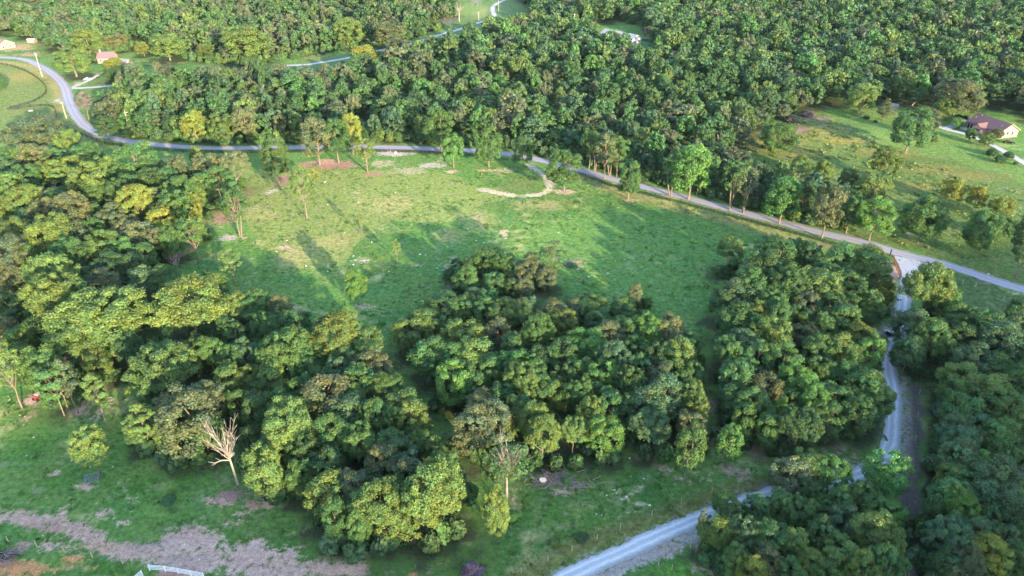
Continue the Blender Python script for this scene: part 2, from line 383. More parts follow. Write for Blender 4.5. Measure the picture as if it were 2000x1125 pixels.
# trees with a base of their own in the photograph: base u, v, top v, width, colour, shape, label
ISO = [
 (386, 281, 213, 50, 'Y', 'round', 'bright golden yellow tree, the left one of two standing before the wood above the road'),
 (441, 282, 215, 55, 'y', 'round', 'half golden half green tree just right of the bright yellow tree above the road'),
 (485, 279, 196, 52, 'o', 'upright', 'olive tree with pale trunk at the wood edge, right of the half golden tree'),
 (545, 360, 265, 55, 'd', 'round', 'dark dense tree standing alone at the top left corner of the meadow'),
 (600, 427, 320, 46, 'y', 'sparse', 'tall thin yellow green tree with bare lower trunk in the upper left meadow'),
 (617, 372, 328, 28, 'Y', 'sparse', 'small bright yellow tree close behind the tall thin meadow tree'),
 (625, 322, 225, 62, 'o', 'upright', 'left tree of the brown green clump on the red earth by the road'),
 (662, 318, 230, 60, 'g', 'round', 'right tree of the brown green clump on the red earth by the road'),
 (690, 302, 218, 44, 'Y', 'round', 'golden tree rising behind the brown green clump by the road'),
 (718, 335, 266, 46, 'y', 'sparse', 'yellow tree with several pale stems at the meadow edge beside the bare ground'),
 (886, 328, 256, 44, 'l', 'round', 'bright green tree with short pale trunk, first in the row below the road bend'),
 (955, 326, 240, 56, 'g', 'round', 'broad green tree, tallest of the row below the road bend'),
 (1021, 331, 262, 42, 'd', 'round', 'dark narrow tree at the top end of the curved dirt track'),
 (1102, 374, 288, 66, 'g', 'round', 'broad round tree just right of the curved dirt track'),
 (1227, 389, 308, 52, 'g', 'round', 'neat oval tree standing alone in the meadow below the fence'),
 (862, 296, 205, 60, 'g', 'round', 'tall tree with pale trunk at the road above the bare ground'),
 (1180, 350, 262, 50, 'o', 'sparse', 'thinly leaved tree with long pale trunk on the fence line'),
 (1150, 330, 250, 40, 'g', 'sparse', 'tree with straight pale trunk across the road from the broad round tree'),
 (1161, 334, 246, 42, 'g', 'sparse', 'second straight pale trunk across the road, right of its twin'),
 (1192, 343, 255, 42, 'd', 'sparse', 'dark topped tree with pale trunk behind the fence line tree'),
 (1204, 345, 262, 45, 'g', 'round', 'green tree with pale trunk at the road, left of the neat oval tree'),
 (1310, 383, 284, 52, 'g', 'sparse', 'tall tree with bare pale trunk left of the brightest roadside tree'),
 (1344, 390, 278, 82, 'l', 'round', 'brightest green roadside tree with a stout pale trunk'),
 (1361, 380, 296, 46, 'g', 'sparse', 'twin trunked tree behind the brightest roadside tree'),
 (1427, 410, 308, 54, 'g', 'sparse', 'ragged thin tree, left of the pair leaning over the road'),
 (1450, 415, 318, 52, 'o', 'sparse', 'ragged thin tree, right of the pair leaning over the road'),
 (1521, 437, 342, 74, 'l', 'round', 'spreading green tree with pale trunk at the road edge'),
 (1558, 432, 345, 52, 'd', 'upright', 'dark narrow tree between the spreading tree and the tan leaved one'),
 (1604, 466, 345, 66, 'o', 'upright', 'tan leaved tree leaning over the road with a twisted trunk'),
 (1697, 470, 384, 68, 'l', 'round', 'rounded bright tree with short trunk on the far verge of the road'),
 (1690, 425, 322, 66, 'y', 'upright', 'tall yellow green tree rising behind the rounded verge tree'),
 (1652, 455, 368, 50, 'g', 'upright', 'green tree squeezed between the tan leaved tree and the rounded verge tree'),
 (1650, 400, 325, 46, 'd', 'round', 'shaded tree behind the tan leaved tree at the foot of the hillside'),
 (1722, 352, 282, 54, 'y', 'round', 'yellow green tree alone on the rough hillside'),
 (1512, 305, 234, 70, 'g', 'bush', 'dark broad bushy tree on the hillside just above the road wood'),
 (1768, 300, 206, 82, 'g', 'round', 'largest tree of the hillside, left of the brick house driveway'),
 (1805, 268, 208, 44, 'o', 'round', 'brownish tree tucked behind the largest hillside tree'),
 (1676, 222, 160, 60, 'y', 'round', 'round sunlit tree at the upper edge of the lawn'),
 (1725, 235, 190, 40, 'o', 'cedar', 'brown cone shaped cedar on the lawn beside the small shed'),
 (1860, 232, 150, 90, 'o', 'round', 'big olive tree behind the parked cars'),
 (1838, 237, 190, 46, 'y', 'round', 'small bright tree below the big olive tree by the driveway'),
 (1885, 218, 160, 52, 'y', 'round', 'sunlit tree just left of the brick house roof'),
 (1853, 400, 346, 44, 'Y', 'round', 'golden topped tree, left of three on the rough slope'),
 (1900, 412, 360, 40, 'Y', 'round', 'golden topped tree, middle of three on the rough slope'),
 (1948, 430, 380, 48, 'Y', 'round', 'golden topped tree, right of three on the rough slope'),
 (1792, 475, 382, 84, 'g', 'bush', 'wide dark bushy tree on the slope across from the road junction'),
 (1905, 492, 410, 72, 'g', 'bush', 'loose green tree on the slope below the golden topped three'),
 (1945, 470, 415, 52, 'g', 'round', 'green tree between the loose green tree and the dark frame edge tree'),
 (1982, 545, 408, 66, 'd', 'upright', 'dark tall tree at the right end of the paved road'),
 (1560, 350, 300, 40, 'y', 'bush', 'low yellow green bush tree on the hillside above the ragged pair'),
 (1605, 355, 312, 40, 'y', 'bush', 'yellowish bush tree at the hillside foot above the dark narrow tree'),
 (700, 596, 520, 42, 'l', 'round', 'small vivid green tree alone in the shaded lower meadow'),
 (776, 512, 465, 20, 'y', 'sparse', 'slender sapling in the shaded meadow behind the vivid green tree'),
 (707, 460, 412, 14, 'y', 'sparse', 'tiny pale sapling in the middle of the sunlit meadow'),
 (469, 461, 365, 64, 'g', 'sparse', 'open green tree with two pale trunks at the left edge of the meadow'),
 (390, 514, 412, 54, 'g', 'sparse', 'thin green tree with pale leaning trunk before the left woods'),
 (458, 555, 482, 52, 'y', 'sparse', 'small open tree with forked trunk in the lower left meadow'),
 (193, 923, 828, 64, 'y', 'round', 'golden tree with yellow trunk beside the metal pen'),
 (527, 977, 866, 80, 'y', 'round', 'yellow tree with a short pale trunk right of the dead tree'),
 (297, 882, 785, 50, 'y', 'layer', 'slim yellow green tree left of the big rounded oak edge tree'),
 (385, 893, 755, 120, 'o', 'round', 'big rounded olive tree directly left of the dead tree'),
 (968, 1050, 948, 62, 'y', 'bush', 'bushy olive yellow tree right below the wispy fan stemmed tree'),
 (1338, 940, 822, 66, 'g', 'round', 'dark green tree with thin grey trunk standing apart above the gravel drive'),
 (1416, 910, 828, 56, 'l', 'upright', 'narrow bright green tree on bare ground right of the grey trunk tree'),
 (1718, 968, 880, 84, 'l', 'round', 'bright tree overhanging the bend of the gravel drive'),
 (1362, 1075, 992, 22, 'o', 'sparse', 'nearly bare sapling between gravel drive and lower clump'),
 (44, 798, 655, 60, 'y', 'sparse', 'tall yellow tree with pale leaning trunk at the left frame edge'),
 (126, 812, 690, 58, 'g', 'layer', 'green tree with short pale trunk under the big yellow crown'),
 (153, 808, 700, 50, 'o', 'sparse', 'thin straight trunked tree beside bare earth, left of the crooked one'),
 (207, 825, 725, 44, 'y', 'layer', 'crooked yellow tree standing on the bare earth'),
 (174, 233, 178, 34, 'p', 'sparse', 'half bare pinkish tree beside the road bend'),
 (214, 274, 224, 50, 'd', 'round', 'dark tree standing right at the inside of the road bend'),
 (1866, 250, 228, 26, 'l', 'round', 'young tree left of the brick house driveway fork'),
 (1891, 277, 248, 24, 'g', 'round', 'young green tree across the driveway from the porch'),
 (1924, 286, 258, 30, 'y', 'round', 'young yellow green tree in front of the brick house'),
 (1822, 283, 258, 14, 'y', 'round', 'very small yellow tree on the lawn left of the driveway'),
 (1944, 272, 250, 24, 'o', 'bush', 'shrub against the front corner of the brick house'),
 (0, 180, 140, 30, 'd', 'bush', 'dark bush at the left frame edge beside the paddock'),
 (225, 140, 112, 36, 'Y', 'round', 'bright yellow small tree in front of the rose roofed farmhouse'),
 (240, 158, 128, 60, 'd', 'bush', 'dark low bush tree below the bright yellow farm tree'),
 (150, 150, 90, 70, 'y', 'round', 'big yellow green tree above the road bend, left of the farmhouse'),
 (180, 118, 52, 60, 'y', 'round', 'tall sunlit tree behind the big farm tree'),
 (232, 100, 62, 44, 'o', 'round', 'rounded olive tree right behind the farmhouse roof'),
 (333, 118, 62, 72, 'y', 'round', 'broad bright tree on the field edge above the long wood'),
 (403, 118, 86, 40, 'y', 'round', 'small rounded tree at the left tip of the grass strip'),
 (282, 110, 82, 30, 'Y', 'round', 'small golden tree beside the bare earth bank'),
 (486, 122, 45, 90, 'y', 'round', 'big golden olive crown on the upper edge of the grass strip'),
 (716, 142, 86, 56, 'Y', 'round', 'golden tree standing over the pale driveway in the grass strip'),
 (774, 120, 68, 44, 'o', 'upright', 'tall narrow olive tree right of the golden driveway tree'),
 (760, 92, 35, 60, 'o', 'upright', 'olive tree at the end of the far wood beside the grass strip'),
 (684, 92, 30, 56, 'y', 'round', 'broad tree with bright lower side along the grass strip'),
]
SHR = [  # base u, v, width px, height m, colour, label
 (1937, 305, 22, 3.2, 'd', 'left round dark shrub beside the house driveway'),
 (1953, 318, 21, 3.0, 'd', 'middle round dark shrub beside the house driveway'),
 (1970, 309, 19, 2.8, 'd', 'right round dark shrub nearest the house driveway'),
 (1983, 322, 9, 1.4, 'd', 'tiny round shrub below the three round shrubs'),
 (1691, 232, 13, 1.8, 'd', 'low grey green shrub on the upper lawn'),
 (1710, 239, 8, 1.2, 'd', 'smallest shrub on the upper lawn below the cedar'),
 (1580, 228, 26, 3.0, 'p', 'dusty pink shrub on the bank above the hillside'),
 (1548, 238, 24, 2.5, 'p', 'second dusty pink shrub at the left end of the bank'),
 (1116, 520, 20, 1.0, 'g', 'low weedy shrub around bare twigs in the shaded meadow'),
 (925, 1120, 40, 2.2, 'v', 'round purple leaved bush on the grass at the bottom edge'),
 (1080, 1065, 22, 1.2, 'y', 'low yellow weed bush near the roadside fence posts'),
 (1000, 1012, 26, 1.2, 'l', 'bright low weed bush left of the gravel drive verge'),
 (1105, 945, 16, 1.6, 'l', 'bright green bush growing in the brush pile'),
 (1038, 920, 12, 1.6, 'l', 'small green bush just left of the cut stump'),
 (655, 1022, 36, 3.0, 'l', 'bright green bush at the lower left foot of the near wood'),
 (20, 395, 20, 2.0, 'g', 'small green bush at the edge of the left woods'),
 (1945, 300, 10, 1.2, 'g', 'small plant beside the left round shrub'),
 (1135, 1052, 26, 1.0, 'd', 'dark weed clump beside the roadside fence post'),
 (330, 980, 30, 0.8, 'g', 'dense green weed patch below the dead tree'),
 (800, 960, 20, 1.0, 'g', 'weed bush at foot of near wood'),
]
COL['v'] = (0.13, 0.085, 0.11)

trees = []   # dict(x,y,z, s(width m), H, col, shape, label, group)
def shape_for(c, r):
    k = random.random()
    if r: return r
    if k < 0.5: return 'round'
    if k < 0.72: return 'upright'
    if k < 0.9: return 'oak'
    return 'layer'
ORD = ['', 'first', 'second', 'third', 'fourth', 'fifth', 'sixth', 'seventh', 'eighth', 'ninth', 'tenth', 'eleventh', 'twelfth', 'thirteenth', 'fourteenth', 'fifteenth', 'sixteenth', 'seventeenth', 'eighteenth', 'nineteenth', 'twentieth']
GSHORT = {}
GAPS = [(765, 680), (797, 715), (828, 742), (842, 780), (864, 820), (868, 860), (1374, 560), (1378, 620), (1385, 680), (1388, 740), (1392, 800)]
for gname, txt in GROVES.items():
    L = []
    for tok in txt.split():
        a, b, c = tok.split(',')
        u, v, w, k = float(a), float(b), float(c[:-1]), c[-1]
        for (pu, pv) in GAPS:
            if gname[:4] != 'clum' and abs(v - pv) < 48 and abs(u - pu) < 0.5 * w + (1 if pu < 1000 else 5):
                u = pu + (0.5 * w + (1 if pu < 1000 else 5)) * (1 if u > pu else -1)
        H = 13.0
        for _ in range(3):
            p = at(u, v, 0.62 * H)
            wm = w * 1.04 * proj(p.x, p.y, p.z + 0.62 * H)[2] / F
            H = 8.5 + 0.62 * wm
        if v > 560 and w < 95: wm *= 0.92; H = 7.2 + 0.60 * wm
        if 'clump' in gname and v < 1010: H *= 0.78
        if 'copse' in gname: H *= 0.72; wm *= 0.88
        if 'central' in gname and v < 640: H *= 0.85
        H *= random.uniform(0.88, 1.12)
        H = min(H, 19)
        p = at(u, v, 0.62 * H)
        sh = shape_for(k, None)
        if w >= 100: sh = 'oak'
        if k == 'o' and random.random() < 0.5: sh = 'upright'
        L.append(dict(p=p, w=wm, H=H, c=k, sh=sh, u=u, v=v))
    L.sort(key=lambda t: -t['v'])
    vmax = L[0]['v']; vmin = L[-1]['v']
    nrow = max(1, round((vmax - vmin) / 48.0))
    rows = {}
    for t in L:
        r = min(nrow - 1, int((vmax - t['v']) / (vmax - vmin + 1e-3) * nrow))
        rows.setdefault(r, []).append(t)
    for r, ts in rows.items():
        ts.sort(key=lambda t: t['u'])
        for i, t in enumerate(ts):
            size = 'large' if t['w'] > 12.5 else ('small' if t['w'] < 8 else 'medium')
            t['label'] = f"{size} {CNAME[t['c']]} tree, {ORD[i+1]} from left, {ORD[r+1]} row from front, {gname}"
            if len(t['label'].split()) > 16: t['label'] = t['label'].replace(' from front', '')
            t['group'] = 'trees of the ' + gname
            t['cat'] = 'tree'
            trees.append(t)
n_grove = len(trees)
for (u, v, vt, w, k, sh, lab) in ISO:
    p = at(u, v); H = height_for(p, vt)
    trees.append(dict(p=p, w=w * mpp(p) * 0.97, H=H, c=k, sh=sh, u=u, v=v, label=lab, group=None, cat='tree', iso=True))
for (u, v, w, H, k, lab) in SHR:
    p = at(u, v)
    trees.append(dict(p=p, w=w * mpp(p), H=H, c=k, sh='shrub', u=u, v=v, label=lab, group=None, cat='shrub', iso=True))

def inpoly(u, v, P):
    c = False; j = len(P) - 1
    for i in range(len(P)):
        if (P[i][1] > v) != (P[j][1] > v) and u < (P[j][0] - P[i][0]) * (v - P[i][1]) / (P[j][1] - P[i][1]) + P[i][0]: c = not c
        j = i
    return c
WOOD1 = [(172, 236), (215, 215), (262, 178), (330, 166), (400, 168), (590, 175), (650, 165), (690, 152), (760, 132), (800, 122), (880, 98), (960, 78), (1010, 66), (1040, 32), (1010, -12), (2200, -12), (2300, 250), (2010, 245), (1925, 205), (1880, 205), (1800, 212), (1740, 200), (1700, 206), (1640, 206), (1590, 212), (1550, 232), (1500, 262), (1440, 285), (1410, 300), (1390, 340), (1345, 368), (1280, 354), (1200, 334), (1130, 314), (1060, 299), (1000, 286), (900, 280), (820, 277), (700, 274), (600, 276), (480, 276), (300, 270), (240, 262), (195, 246)]
WOOD2 = [(-200, -12), (880, -12), (885, 40), (860, 50), (790, 74), (700, 90), (600, 106), (510, 120), (440, 122), (380, 112), (270, 78), (240, 92), (130, 118), (90, 92), (60, 80), (-50, 66), (-200, 66)]
WOOD3 = [(1390, 345), (1440, 345), (1500, 372), (1560, 378), (1620, 392), (1650, 430), (1640, 446), (1560, 428), (1480, 406), (1400, 384), (1350, 368)]
HOLES = [[(1228, 72), (1278, 82), (1275, 140), (1222, 138)], [(1160, 46), (1262, 46), (1262, 100), (1160, 88)]]
ROADW = [pxline(r, 4.0) for r in (ROAD, STRIP_DRIVE, FARM_DRIVE, HOUSE_DRIVE)]
rpts = np.array([(p.x, p.y) for l in ROADW for p in l])
auto = []
cell = {}
def far_ok(x, y, d):
    cx, cy = int(x // 12), int(y // 12)
    for i in (-1, 0, 1):
        for j in (-1, 0, 1):
            for (a, b) in cell.get((cx + i, cy + j), ()):
                if (a - x) ** 2 + (b - y) ** 2 < d * d: return False
    return True
for t in trees:
    cell.setdefault((int(t['p'].x // 12), int(t['p'].y // 12)), []).append((t['p'].x, t['p'].y))
r2 = random.Random(11)
for _ in range(60000):
    x = r2.uniform(-640, 760); y = r2.uniform(225, 800)
    z = float(hgt(x, y)); u, v, d = proj(x, y, z)
    ok = inpoly(u, v, WOOD1) or inpoly(u, v, WOOD2) or inpoly(u, v, WOOD3)
    if not ok or any(inpoly(u, v, h) for h in HOLES): continue
    wm = 6.0 + 9.5 * r2.random() ** 1.8
    gap = 0.5 + 0.5 * math.sin(x / 17.0 + 2 * math.sin(y / 23.0)) * math.sin(y / 19.0 + 1.5 * math.sin(x / 31.0))
    if not far_ok(x, y, wm * (0.66 + 0.34 * max(0.0, gap - 0.45))): continue
    if np.min((rpts[:, 0] - x) ** 2 + (rpts[:, 1] - y) ** 2) < 5.5 ** 2: continue
    cell.setdefault((int(x // 12), int(y // 12)), []).append((x, y))
    k = r2.random()
    left = u < 900 and v < 200
    if left: c = 'o' if k < .34 else 'y' if k < .52 else 'g' if k < .8 else 'b' if k < .9 else 'd'
    else: c = 'o' if k < .14 else 'y' if k < .34 else 'l' if k < .42 else 'g' if k < .74 else 'b' if k < .86 else 'd'
    H = 6.0 + 0.6 * wm + r2.uniform(-2.5, 6.0)
    auto.append(dict(p=Vector((x, y, z)), w=wm, H=H, c=c, sh=None, u=u, v=v, d=d))
print("manual trees", len(trees), "auto", len(auto))
auto.sort(key=lambda t: t['d'])
MAXIND = 300
n_sh = sum(1 for t in trees if t['cat'] == 'shrub')
n_tr = len(trees) - n_sh

# ------------------------------------------------------------------ crown and trunk prototypes
def unit(n, r):
    v = r.normal(size=(n, 3)); return v / np.linalg.norm(v, axis=1, keepdims=True)
def crown_arrays(kind, seed, detail=1.0):
    r = np.random.default_rng(seed)
    lob = []     # centre, radius
    if kind == 'round':
        Rw, z0, z1, nl, lr = 4.5, 1.2, 15, 78, (0.65, 1.25)
    elif kind == 'oak':
        Rw, z0, z1, nl, lr = 6.5, 3.2, 15, 112, (0.7, 1.35)
    elif kind == 'upright':
        Rw, z0, z1, nl, lr = 3.6, 1.4, 15, 66, (0.6, 1.1)
    elif kind == 'layer':
        Rw, z0, z1, nl, lr = 5.2, 3.5, 15, 66, (0.8, 1.3)
    elif kind == 'sparse':
        Rw, z0, z1, nl, lr = 3.4, 4.6, 15, 44, (0.5, 0.95)
    elif kind == 'bush':
        Rw, z0, z1, nl, lr = 6.5, 0.4, 15, 96, (0.9, 1.6)
    elif kind == 'cedar':
        Rw, z0, z1, nl, lr = 4.6, 0.6, 15, 40, (0.9, 1.5)
    elif kind == 'shrub':
        Rw, z0, z1, nl, lr = 7.5, 0.3, 15, 40, (1.8, 2.8)
    zc, hz = (z0 + z1) / 2, (z1 - z0) / 2
    ph = r.uniform(0, 6.28, 4)
    if detail < 1: detail *= 0.7
    if detail < 1: nl = int(nl * (0.55 if kind != 'shrub' else 0.7)); lr = (lr[0] * 1.25, lr[1] * 1.25)
    k = 0
    while len(lob) < nl and k < 2000:
        k += 1
        d = unit(1, r)[0]
        if d[2] < -0.75: continue
        rad = r.uniform(*lr)
        f = r.uniform(0.55, 1.0) ** 0.6
        az = math.atan2(d[1], d[0])
        bulge = 1 + 0.16 * math.sin(2 * az + ph[0]) + 0.10 * math.sin(3 * az + ph[1])
        c = np.array([d[0] * (Rw - rad * 0.8) * f * bulge, d[1] * (Rw - rad * 0.8) * f * bulge, zc + d[2] * (hz - rad * 0.8) * f])
        if kind in ('round', 'upright', 'oak'): c[:2] *= 1 + 0.35 * abs(d[2])
        if kind == 'cedar':
            t = (c[2] - z0) / (z1 - z0); c[:2] *= max(0.08, 1.15 * (1 - t) ** 0.8)
            rad *= 1.1 - 0.6 * t
        if kind == 'layer':
            lv = round((c[2] - z0) / 2.6) * 2.6 + z0; c[2] = lv + r.normal() * 0.25
            c[:2] *= 1.1
        if kind in ('oak',) and d[2] < -0.25: continue
        lob.append((c, rad, az))
    VS, TS = [], []
    cen = np.array([0, 0, zc - hz * 0.25])
    for (c, rad, az) in lob:
        lt = r.uniform(0.8, 1.22)
        warm = r.uniform(-0.12, 0.2)
        nlv = int((300 if kind != 'sparse' else 190) * rad ** 1.4 * detail)
        sz0 = (0.185 if kind != 'sparse' else 0.18) / (detail ** 0.5)
        if kind == 'shrub': sz0 = 0.8 / detail ** 0.5; nlv = int(nlv * 0.4)
        d = unit(nlv, r)
        out = (c - cen); out = out / (np.linalg.norm(out) + 1e-6)
        keep = (d @ out) > -0.45 + 0.3 * r.random(nlv)
        d = d[keep]; n = len(d)
        sq = np.array([1, 1, 0.78 if kind != 'layer' else 0.4]) * r.uniform(0.68, 1.36, 3)
        q = r.random(n) ** 0.35
        pos = c + d * sq * (rad * (0.55 + 0.45 * q) * (1 + 0.22 * r.normal(size=n)))[:, None]
        nn = d * 0.9 + np.array([0, 0, 0.35]) + r.normal(size=(n, 3)) * 0.55
        nn /= np.linalg.norm(nn, axis=1, keepdims=True)
        a = np.cross(nn, r.normal(size=(n, 3))); a /= np.linalg.norm(a, axis=1, keepdims=True)
        b = np.cross(nn, a)
        s = sz0 * r.uniform(0.55, 1.25, n)[:, None]
        asp = r.uniform(0.6, 1.0, n)[:, None]
        quad = np.stack([pos - a * s, pos - b * s * asp, pos + a * s + nn * s * 0.25, pos + b * s * asp - nn * s * 0.15], 1)
        VS.append(quad.reshape(-1, 3))
        lf = (lt * r.uniform(0.8, 1.22, n))[:, None] * np.array([[1 + warm, 1.0, 1 - warm]])
        lf = lf * (1 + r.normal(size=(n, 3)) * 0.05)
        t4 = np.concatenate([lf, np.ones((n, 1))], 1)
        TS.append(np.repeat(t4, 4, axis=0))
    V = np.concatenate(VS); T = np.clip(np.concatenate(TS), 0.2, 2.2)
    T[:, 3] = 1
    Fq = np.arange(len(V)).reshape(-1, 4)
    rr = np.sqrt(V[:, 0] ** 2 + V[:, 1] ** 2); Rw = float(np.percentile(rr, 96))
    return V, Fq, T, lob, Rw
def trunk_mesh(kind, seed, lob, mname='bark'):
    r = random.Random(seed)
    mb = MB()
    base = {'round': .24, 'oak': .36, 'upright': .22, 'layer': .22, 'sparse': .17, 'bush': .2, 'cedar': .2, 'shrub': .15}[kind]
    top = {'round': 11, 'oak': 10, 'upright': 12.5, 'layer': 11, 'sparse': 13, 'bush': 9, 'cedar': 13, 'shrub': 8}[kind]
    wob = [Vector((r.uniform(-.25, .25) * i * 0.5, r.uniform(-.25, .25) * i * 0.5, 0)) for i in range(7)]
    pts = [Vector((0, 0, -0.4 + (top + 0.4) * i / 6)) + (wob[i] if i else Vector()) for i in range(7)]
    rad = [base * (1.35 if i == 0 else 1) * (1 - 0.8 * i / 6) for i in range(7)]
    mb.tube(pts, rad, 7)
    if kind in ('sparse',) and seed % 2 == 0:
        p2 = [Vector((0.3, 0.1, -0.3)), Vector((1.0, 0.3, 3.5)), Vector((1.5, 0.5, 7.5)), Vector((2.0, 0.4, 11))]
        mb.tube(p2, [0.2, 0.16, 0.11, 0.04], 6)
    n = 14 if kind in ('oak', 'sparse') else 9
    ls = sorted(lob, key=lambda l: r.random())[:n]
    for (c, rd, az) in ls:
        c = Vector(c)
        hz = min(c.z * r.uniform(0.45, 0.75), top * 0.85)
        k = (hz + 0.4) / (top + 0.4) * 6; i = int(k); f = k - i
        s = pts[i].lerp(pts[min(i + 1, 6)], f)
        mid = s.lerp(c, 0.55) + Vector((0, 0, -0.3 + r.uniform(0, .4)))
        w = base * (1 - 0.8 * k / 6) * 0.5 + 0.03
        mb.tube([s, mid, c], [w, w * .65, w * .2], 5, cap=False)
    return mb.mesh("trunk", M[mname])
PROTO = {}
for kind, n in (('round', 6), ('oak', 4), ('upright', 4), ('layer', 2), ('sparse', 3), ('bush', 2), ('cedar', 1), ('shrub', 2)):
    PROTO[kind] = []
    for i in range(n):
        V, Fq, T, lob, Rw = crown_arrays(kind, 100 * len(kind) + i * 7 + ord(kind[0]))
        cm = mesh_np("crown", V, Fq, M['leaf'], T)
        tm = trunk_mesh(kind, i + 3, lob, 'bark' if kind != 'bush' else 'bark_dark')
        PROTO[kind].append((cm, tm, Rw))
WISP = []
for i in range(2):
    V, Fq, T, lob, Rw = crown_arrays('sparse', 333 + i)
    kp = np.random.default_rng(i).random(len(Fq)) < 0.6
    V = V.reshape(-1, 4, 3)[kp].reshape(-1, 3); T = T.reshape(-1, 4, 4)[kp].reshape(-1, 4)
    WISP.append((mesh_np("crown", V, np.arange(len(V)).reshape(-1, 4), M['leaf'], T), None, Rw))
print("proto quads", {k: len(v[0][0].polygons) for k, v in PROTO.items()})
NAMES = {'round': 'broadleaf_tree', 'oak': 'oak_tree', 'upright': 'upright_tree', 'layer': 'layered_tree', 'sparse': 'slender_tree', 'bush': 'bushy_tree', 'cedar': 'cedar_tree', 'shrub': 'shrub'}
def plant(t):
    p = t['p']; sh = t['sh'] or shape_for(t['c'], None)
    cm, tm, Rw = random.choice(PROTO[sh])
    root = empty(NAMES[sh], (p.x, p.y, float(hgt(p.x, p.y)) - 0.05), random.uniform(0, 6.28))
    s = t['w'] / 2 / Rw
    jx = random.uniform(0.93, 1.07)
    root.scale = (s * jx, s / jx, t['H'] / 15.0)
    c = ob("crown", cm, root); tr = ob("trunk", tm, root)
    b = COL[t['c']]; k = random.uniform(0.85, 1.15); h = random.uniform(-0.1, 0.1)
    c.color = (b[0] * k * (1 + h), b[1] * k, b[2] * k * (1 - h), 1)
    tag(root, t['label'], t['cat'], t['group'])
    return root
# the largest of the auto-filled trees become individuals too
free = MAXIND - n_tr
indiv = auto[:max(0, free)]
rest = auto[max(0, free):]
rowsA = {}
for t in indiv:
    rowsA.setdefault(int(t['v'] // 14), []).append(t)
ks = sorted(rowsA, reverse=True)
for r_, k in enumerate(ks):
    for i, t in enumerate(sorted(rowsA[k], key=lambda q: q['u'])):
        nm = ORD[i + 1] if i + 1 < len(ORD) else 'last'
        t['label'] = f"{CNAME[t['c']]} tree, {nm} from left, {ORD[min(r_ + 1, 20)]} row of the wood above the road"
        t['group'] = 'trees at the near edge of the wood above the road'; t['cat'] = 'tree'
        trees.append(t)
print("individual trees", sum(1 for t in trees if t['cat'] == 'tree'), "rest", len(rest))
for t in trees: plant(t)

# the far wood: one mass
LOW, LOWF = [[(lambda q: q[:3] + (q[4],))(crown_arrays(k, 900 + i, dt)) for i, (k, rw) in enumerate((('round', 4.5), ('oak', 6.5), ('upright', 3.6), ('round', 4.5), ('layer', 5.2), ('round', 4.5)))] for dt in (0.27, 0.10)]
def mass(name, items, label, cat):
    VV, TT = [], []
    for (x, y, z, w, H, c) in items:
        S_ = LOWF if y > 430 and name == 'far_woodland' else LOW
        V, _, T, Rw = S_[random.randrange(len(S_))]
        a = random.uniform(0, 6.28); ca, sa = math.cos(a), math.sin(a)
        s = w / 2 / Rw
        X = (V[:, 0] * ca - V[:, 1] * sa) * s + x; Y = (V[:, 0] * sa + V[:, 1] * ca) * s + y; Z = V[:, 2] * H / 15 + z
        VV.append(np.stack([X, Y, Z], 1))
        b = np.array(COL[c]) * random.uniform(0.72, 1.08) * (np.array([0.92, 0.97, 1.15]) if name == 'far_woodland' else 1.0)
        t = T.copy(); t[:, :3] *= b; TT.append(t)
    V = np.concatenate(VV); T = np.concatenate(TT)
    me = mesh_np(name, V, np.arange(len(V)).reshape(-1, 4), M['leaf_mass'], T)
    o = ob(name, me); tag(o, label, cat, kind='stuff'); return o
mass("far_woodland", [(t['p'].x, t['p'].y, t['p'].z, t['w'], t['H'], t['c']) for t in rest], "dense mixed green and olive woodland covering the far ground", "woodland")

# undergrowth that closes the ground between the trunks of the groves
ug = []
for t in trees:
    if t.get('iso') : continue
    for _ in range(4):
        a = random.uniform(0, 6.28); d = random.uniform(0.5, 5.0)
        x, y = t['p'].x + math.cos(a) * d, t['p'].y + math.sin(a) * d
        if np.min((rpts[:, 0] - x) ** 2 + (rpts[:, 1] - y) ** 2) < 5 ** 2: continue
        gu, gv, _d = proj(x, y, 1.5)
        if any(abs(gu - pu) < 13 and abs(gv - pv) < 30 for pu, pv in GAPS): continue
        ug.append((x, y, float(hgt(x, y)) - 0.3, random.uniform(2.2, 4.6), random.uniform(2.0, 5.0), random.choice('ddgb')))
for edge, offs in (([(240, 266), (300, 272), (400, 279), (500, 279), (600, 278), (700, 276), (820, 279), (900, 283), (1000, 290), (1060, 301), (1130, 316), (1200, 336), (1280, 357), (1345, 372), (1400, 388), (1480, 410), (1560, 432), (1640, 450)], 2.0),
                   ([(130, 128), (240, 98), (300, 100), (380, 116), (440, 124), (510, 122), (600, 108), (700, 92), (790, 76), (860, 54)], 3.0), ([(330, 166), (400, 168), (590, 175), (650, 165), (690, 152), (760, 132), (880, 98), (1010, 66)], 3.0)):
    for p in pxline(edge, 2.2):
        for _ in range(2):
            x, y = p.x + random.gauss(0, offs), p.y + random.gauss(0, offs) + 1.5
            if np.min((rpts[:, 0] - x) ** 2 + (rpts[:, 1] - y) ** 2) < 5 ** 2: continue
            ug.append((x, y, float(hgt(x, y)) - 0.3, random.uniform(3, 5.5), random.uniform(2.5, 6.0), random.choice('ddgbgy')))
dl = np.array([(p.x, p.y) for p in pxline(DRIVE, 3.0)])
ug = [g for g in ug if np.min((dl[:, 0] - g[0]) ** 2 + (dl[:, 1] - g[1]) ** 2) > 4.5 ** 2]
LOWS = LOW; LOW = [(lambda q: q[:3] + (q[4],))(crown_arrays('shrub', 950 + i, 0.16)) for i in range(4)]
mass("undergrowth", ug, "low dark undergrowth between the tree trunks of the groves", "undergrowth")

